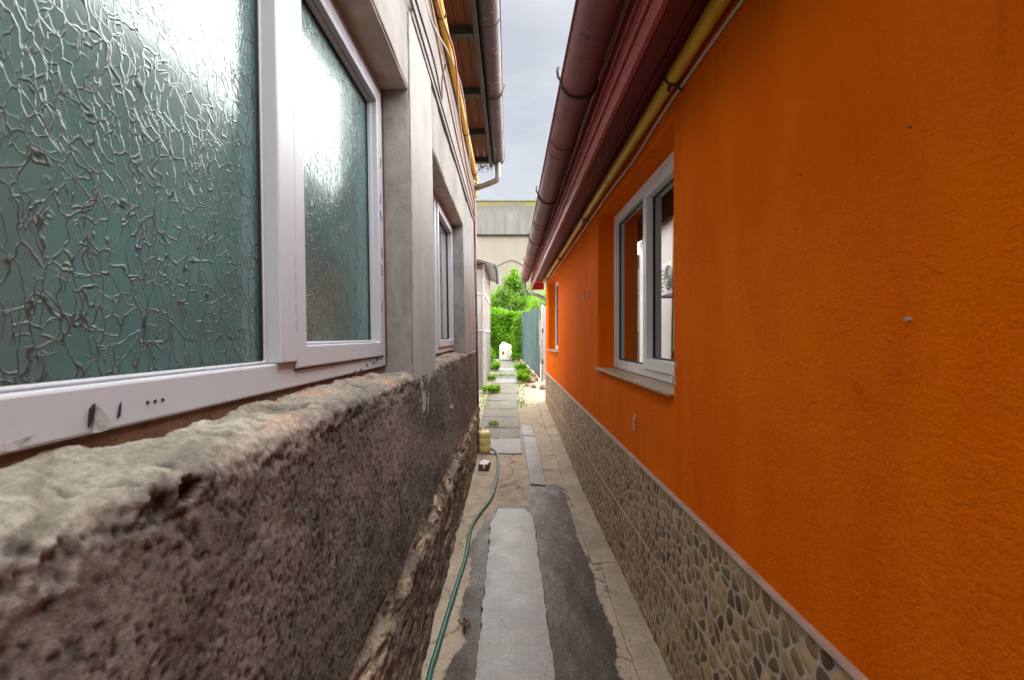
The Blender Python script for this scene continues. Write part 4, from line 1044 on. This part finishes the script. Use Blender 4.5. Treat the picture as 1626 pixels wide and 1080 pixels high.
# stand-in white wing, added for the panes to mirror, with its air conditioner
an = thing('stand_in_annex', 'white stand-in annex added behind the grey house, mirrored in the panes', 'annex', (-1.4, 8.5, float(gz(8.5))))
MB().box(-3.2, -1.15, 6.9, 10.4, 0, E + 2.15).build('wall', MAT['white_wall'], an, bevel=.005)
mb = MB(); mb.prism([(-.92, E + 2.15), (-3.3, E + 2.75), (-3.3, E + 2.85), (-.92, E + 2.27)], lambda a, b: (a, 6.7, b), lambda a, b: (a, 10.6, b)); mb.build('roof', MAT['roof_tile'], an)
ac = thing('air_conditioner', 'white air conditioner box on brackets, mirrored in the orange house window', 'air conditioner', (-1.0, 7.75, E + .7))
MB().box(-1.13, -.86, 7.35, 8.15, E + .72, E + 1.27).build('casing', MAT['ac'], ac, bevel=.015)
MB().tube([(-.858, 7.65, E + .995), (-.850, 7.65, E + .995)], .21, 28).build('fan_grille', MAT['dark'], ac, True)
for r_ in (.06, .11, .16, .21): MB().tube([(-.846, 7.65 + r_ * math.cos(a), E + .995 + r_ * math.sin(a)) for a in np.linspace(0, 6.2832, 29)], .006, 5).build('grille_ring', MAT['ac'], ac, True)
for k in range(6): MB().box(-.862, -.856, 7.92, 8.12, E + .79 + k * .07, E + .81 + k * .07).build('vent_slot', MAT['dark'], ac)
for y in (7.48, 8.02): MB().box(-1.149, -.84, y - .02, y + .02, E + .68, E + .715).build('bracket', MAT['zinc'], ac)

# green net fence on the right
fx0, fy0, fx1, fy1 = .83, 12.2, .50, 18.8
fe = thing('net_fence', 'dark green shade net fence on posts along the right of the path', 'fence', (.83, 12.2, float(gz(12.2))))
nu, nv = 60, 14; vs = []
for i in range(nu + 1):
    u = i / nu; x, y = fx0 + (fx1 - fx0) * u, fy0 + (fy1 - fy0) * u
    for j in range(nv + 1):
        q = j / nv; sag = .05 * math.sin(math.pi * ((u * 4) % 1)) * q
        vs.append((x - .035 * math.sin(u * 40 + q * 2) * (.3 + q * .5) - .02 * float(fbm(u * 9, q * 4, 0, 2, 4)), y, float(gz(y)) + .07 + (1.93 - sag) * q))
fc = [[i * (nv + 1) + j, (i + 1) * (nv + 1) + j, (i + 1) * (nv + 1) + j + 1, i * (nv + 1) + j + 1] for i in range(nu) for j in range(nv)]
obj('net', vs, fc, MAT['net'], fe, True)
for u in (0, .25, .5, .75, 1):
    x, y = fx0 + (fx1 - fx0) * u + .05, fy0 + (fy1 - fy0) * u; MB().tube([(x, y, float(gz(y)) - .05), (x, y, float(gz(y)) + 2.05)], .03, 10).build('post', MAT['shed_post'] if u == 0 else MAT['iron'], fe, True)
for i in range(13):
    u = (i + .5) / 13; x, y = fx0 + (fx1 - fx0) * u, fy0 + (fy1 - fy0) * u; z = float(gz(y))
    MB().box(x - .13, x - .04, y - .24, y + .24, z - .02, z + .09 + random.uniform(-.015, .015)).build('edging_brick', simple('weathered_edging_brick', (.33, .17, .11), .9, .4, 9, .4, 60) if i == 0 else bpy.data.materials['weathered_edging_brick'], fe, bevel=.008)
gt = thing('sheet_gate', 'pale grey upright sheet panel between the net fence and the orange house', 'panel', (1.0, 12.15, float(gz(12.1))))
for k in range(5):
    a = .88 + k * .17; MB().box(a, a + .165, 12.10, 12.125, float(gz(12.1)) + .06, E + .80 - .01 * (k % 2)).build('panel_board', MAT['metal_sheet'], gt, bevel=.004)
for z in (.35, 1.2, 1.9): MB().box(.87, 1.75, 12.127, 12.16, z + .2, z + .26).build('rail', MAT['iron'], gt)
for z in (E - .72, E + .1): MB().box(.862, .90, 12.085, 12.10, z, z + .12).build('hinge', MAT['iron'], gt)

# hedge, ivy and tree
def leafcloud(mb, cen, rad, n, L_, W_, shell=.55, tone=(0, 1)):
    cen = Vector(cen)
    for k in range(n):
        d = rv()
        while d.length > 1 or d.length < .05: d = rv()
        r = d.normalized() * (shell + (1 - shell) * random.random() ** .6) if random.random() < .7 else d
        p = cen + Vector((r.x * rad[0], r.y * rad[1], r.z * rad[2]))
        leaf_mesh(mb, p, (r * .6 + rv(.9) + Vector((0, 0, -.15))), Vector((0, 0, 1)) + rv(.4), L_ * random.uniform(.6, 1.2), W_ * random.uniform(.7, 1.2), min(1, max(0, random.uniform(*tone) + .15 * r.z)))
he = thing('hedge', 'bright green clipped hedge closing the end of the path', 'hedge', (-.2, 20.4, float(gz(20))))
mb = MB()
zh = float(gz(20.3))
for k in range(5200):
    x = random.uniform(-1.6, .95); z = zh + 2.08 * random.random() ** .8; top = random.random() < .22
    yf = 20.1 + .22 * float(vnoise(x * 2.2, z * 2.2, 0, 5)) + abs(random.gauss(0, .10))
    p = Vector((x, yf, z)) if not top else Vector((x, random.uniform(20.05, 21.2), zh + 2.08 + random.gauss(0, .06) + .10 * float(vnoise(x * 2, 3, 0, 6))))
    d = Vector((random.uniform(-.7, .7), random.uniform(-1, .2), random.uniform(-.9, .6))) if not top else Vector((random.uniform(-1, 1), random.uniform(-1, .6), random.uniform(.1, 1)))
    leaf_mesh(mb, p, d, Vector((0, -.4, 1)) + rv(.4), random.uniform(.07, .13), random.uniform(.022, .04), random.random())
mb.build('leaves', MAT['leaf_h'], he)
MB().box(-1.6, .9, 20.45, 21.1, zh - .05, zh + 1.98).build('dark_core', simple('dark_hedge_inside', (.03, .045, .012), .95, .4, 30, .9, 40, .05), he)  # solid dark green block filling the hedge behind its leaves
for x in (-1.2, -.5, .2, .7): MB().tube([(x, 20.5, zh - .1), (x + .03, 20.45, zh + .9)], .035, 7).build('stem', MAT['bark'], he, True)
iv = thing('ivy', 'climbing ivy column at the far end of the net fence', 'ivy', (.36, 18.7, float(gz(18.7))))
mb = MB()
for k in range(1100):
    z = random.random(); p = Vector((.33 + random.gauss(0, .13), 18.75 + random.gauss(0, .12), float(gz(18.7)) + .1 + z * 1.75)); leaf_mesh(mb, p, rv() + Vector((-.2, -.6, -.3)), Vector((0, -.3, 1)), random.uniform(.06, .12), random.uniform(.02, .04), random.random() * .8)
mb.build('leaves', MAT['leaf_h'], iv); MB().tube([(.36, 18.8, float(gz(18.7)) - .05), (.38, 18.8, float(gz(18.7)) + 1.9)], .03, 8).build('stem', MAT['bark'], iv, True)
bs = thing('shrub', 'low leafy shrub at the left edge of the path beyond the shed', 'shrub', (-.75, 16.2, float(gz(16))))
mb = MB(); leafcloud(mb, (-.80, 16.2, float(gz(16)) + .32), (.28, .6, .42), 900, .12, .035, .4, (0, .8)); mb.build('leaves', MAT['leaf_h'], bs)
for k in range(4): MB().tube([(-.8 + .04 * k, 16.1, float(gz(16)) - .03), (-.85 + .1 * k, 16.1 + .1 * (k - 2), float(gz(16)) + .4)], .01, 5).build('stem', MAT['bark'], bs, True)

def tree(label, x, y, trunk_h, blobs, n, L_, tone):
    t = thing('tree', label, 'tree', (x, y, float(gz(y)))); z0 = float(gz(y)); tk = MB()
    tk.tube(smooth_curve([(x, y, z0 - .1), (x + .04, y, z0 + trunk_h * .5), (x - .03, y + .05, z0 + trunk_h)], 4), [.11 - .006 * k for k in range(9)], 10)
    for (bx, by, bz, *_r) in blobs:
        tk.tube(smooth_curve([(x, y, z0 + trunk_h * .85), ((x + bx) / 2, (y + by) / 2, (z0 + trunk_h + bz) / 2 - .1), (bx, by, bz)], 4), [.05 - .0045 * k for k in range(9)], 7)
    tk.build('trunk', MAT['bark'], t, True)
    mb_ = MB()
    for (bx, by, bz, rx, rz) in blobs: leafcloud(mb_, (bx, by, bz), (rx, rx * .9, rz), int(n * rx * rz), L_, L_ * .3, .35, tone)
    mb_.build('crown', MAT['leaf_t'], t); return t
tree('loose green tree with a pointed top behind the hedge', .35, 24.0, 2.3, [(.35, 24, E + 2.9, .55, .45), (-.15, 23.8, E + 2.35, .55, .40), (.75, 24.2, E + 2.35, .6, .45), (-.65, 24, E + 1.95, .6, .45), (-.75, 23.8, E + 1.35, .5, .4), (.0, 23.8, E + 2.9, .4, .3), (.25, 23.6, E + 1.75, .65, .40), (.95, 23.7, E + 1.7, .55, .4), (.25, 24, E + 3.35, .22, .28)], 2600, .15, (.1, 1))
tree('pale silvery green tree to the right behind the net fence', 1.7, 22.5, 1.9, [(1.55, 22.5, E + 1.7, .7, .5), (2.2, 22.5, E + 1.9, .8, .6), (1.2, 22.2, E + 1.3, .55, .4), (1.9, 22.2, E + 1.1, .8, .5), (2.8, 22.6, E + 1.5, .7, .6)], 1900, .12, (.5, 1.2))

# tall building across the end
fb = thing('tall_building', 'tall beige building with a stained grey concrete top band behind the trees', 'building', (1, 42, .6))
MB().box(-2.82, 14, 40.06, 52, .4, E + 8.98).build('wall', MAT['beige'], fb)
MB().box(-2.92, 14.1, 39.86, 52.1, E + 8.99, E + 11.9).build('parapet_band', MAT['far_conc'], fb)
MB().box(-2.97, 14.15, 39.80, 52.2, E + 11.902, E + 12.0).build('coping', MAT['zinc'], fb)
MB().box(-2.90, 14.05, 39.9, 40.055, E + 8.90, E + 8.985).build('flashing', MAT['iron'], fb)
MB().tube(smooth_curve([(-2.8, 40.03, E + 5.5), (-1.0, 40.03, E + 6.3), (.2, 40.03, E + 6.75), (1.4, 40.03, E + 6.2), (3, 40.03, E + 5.2), (6, 40.03, E + 4.8)], 6), .035, 6).build('wall_cable', MAT['cable_g'], fb, True)
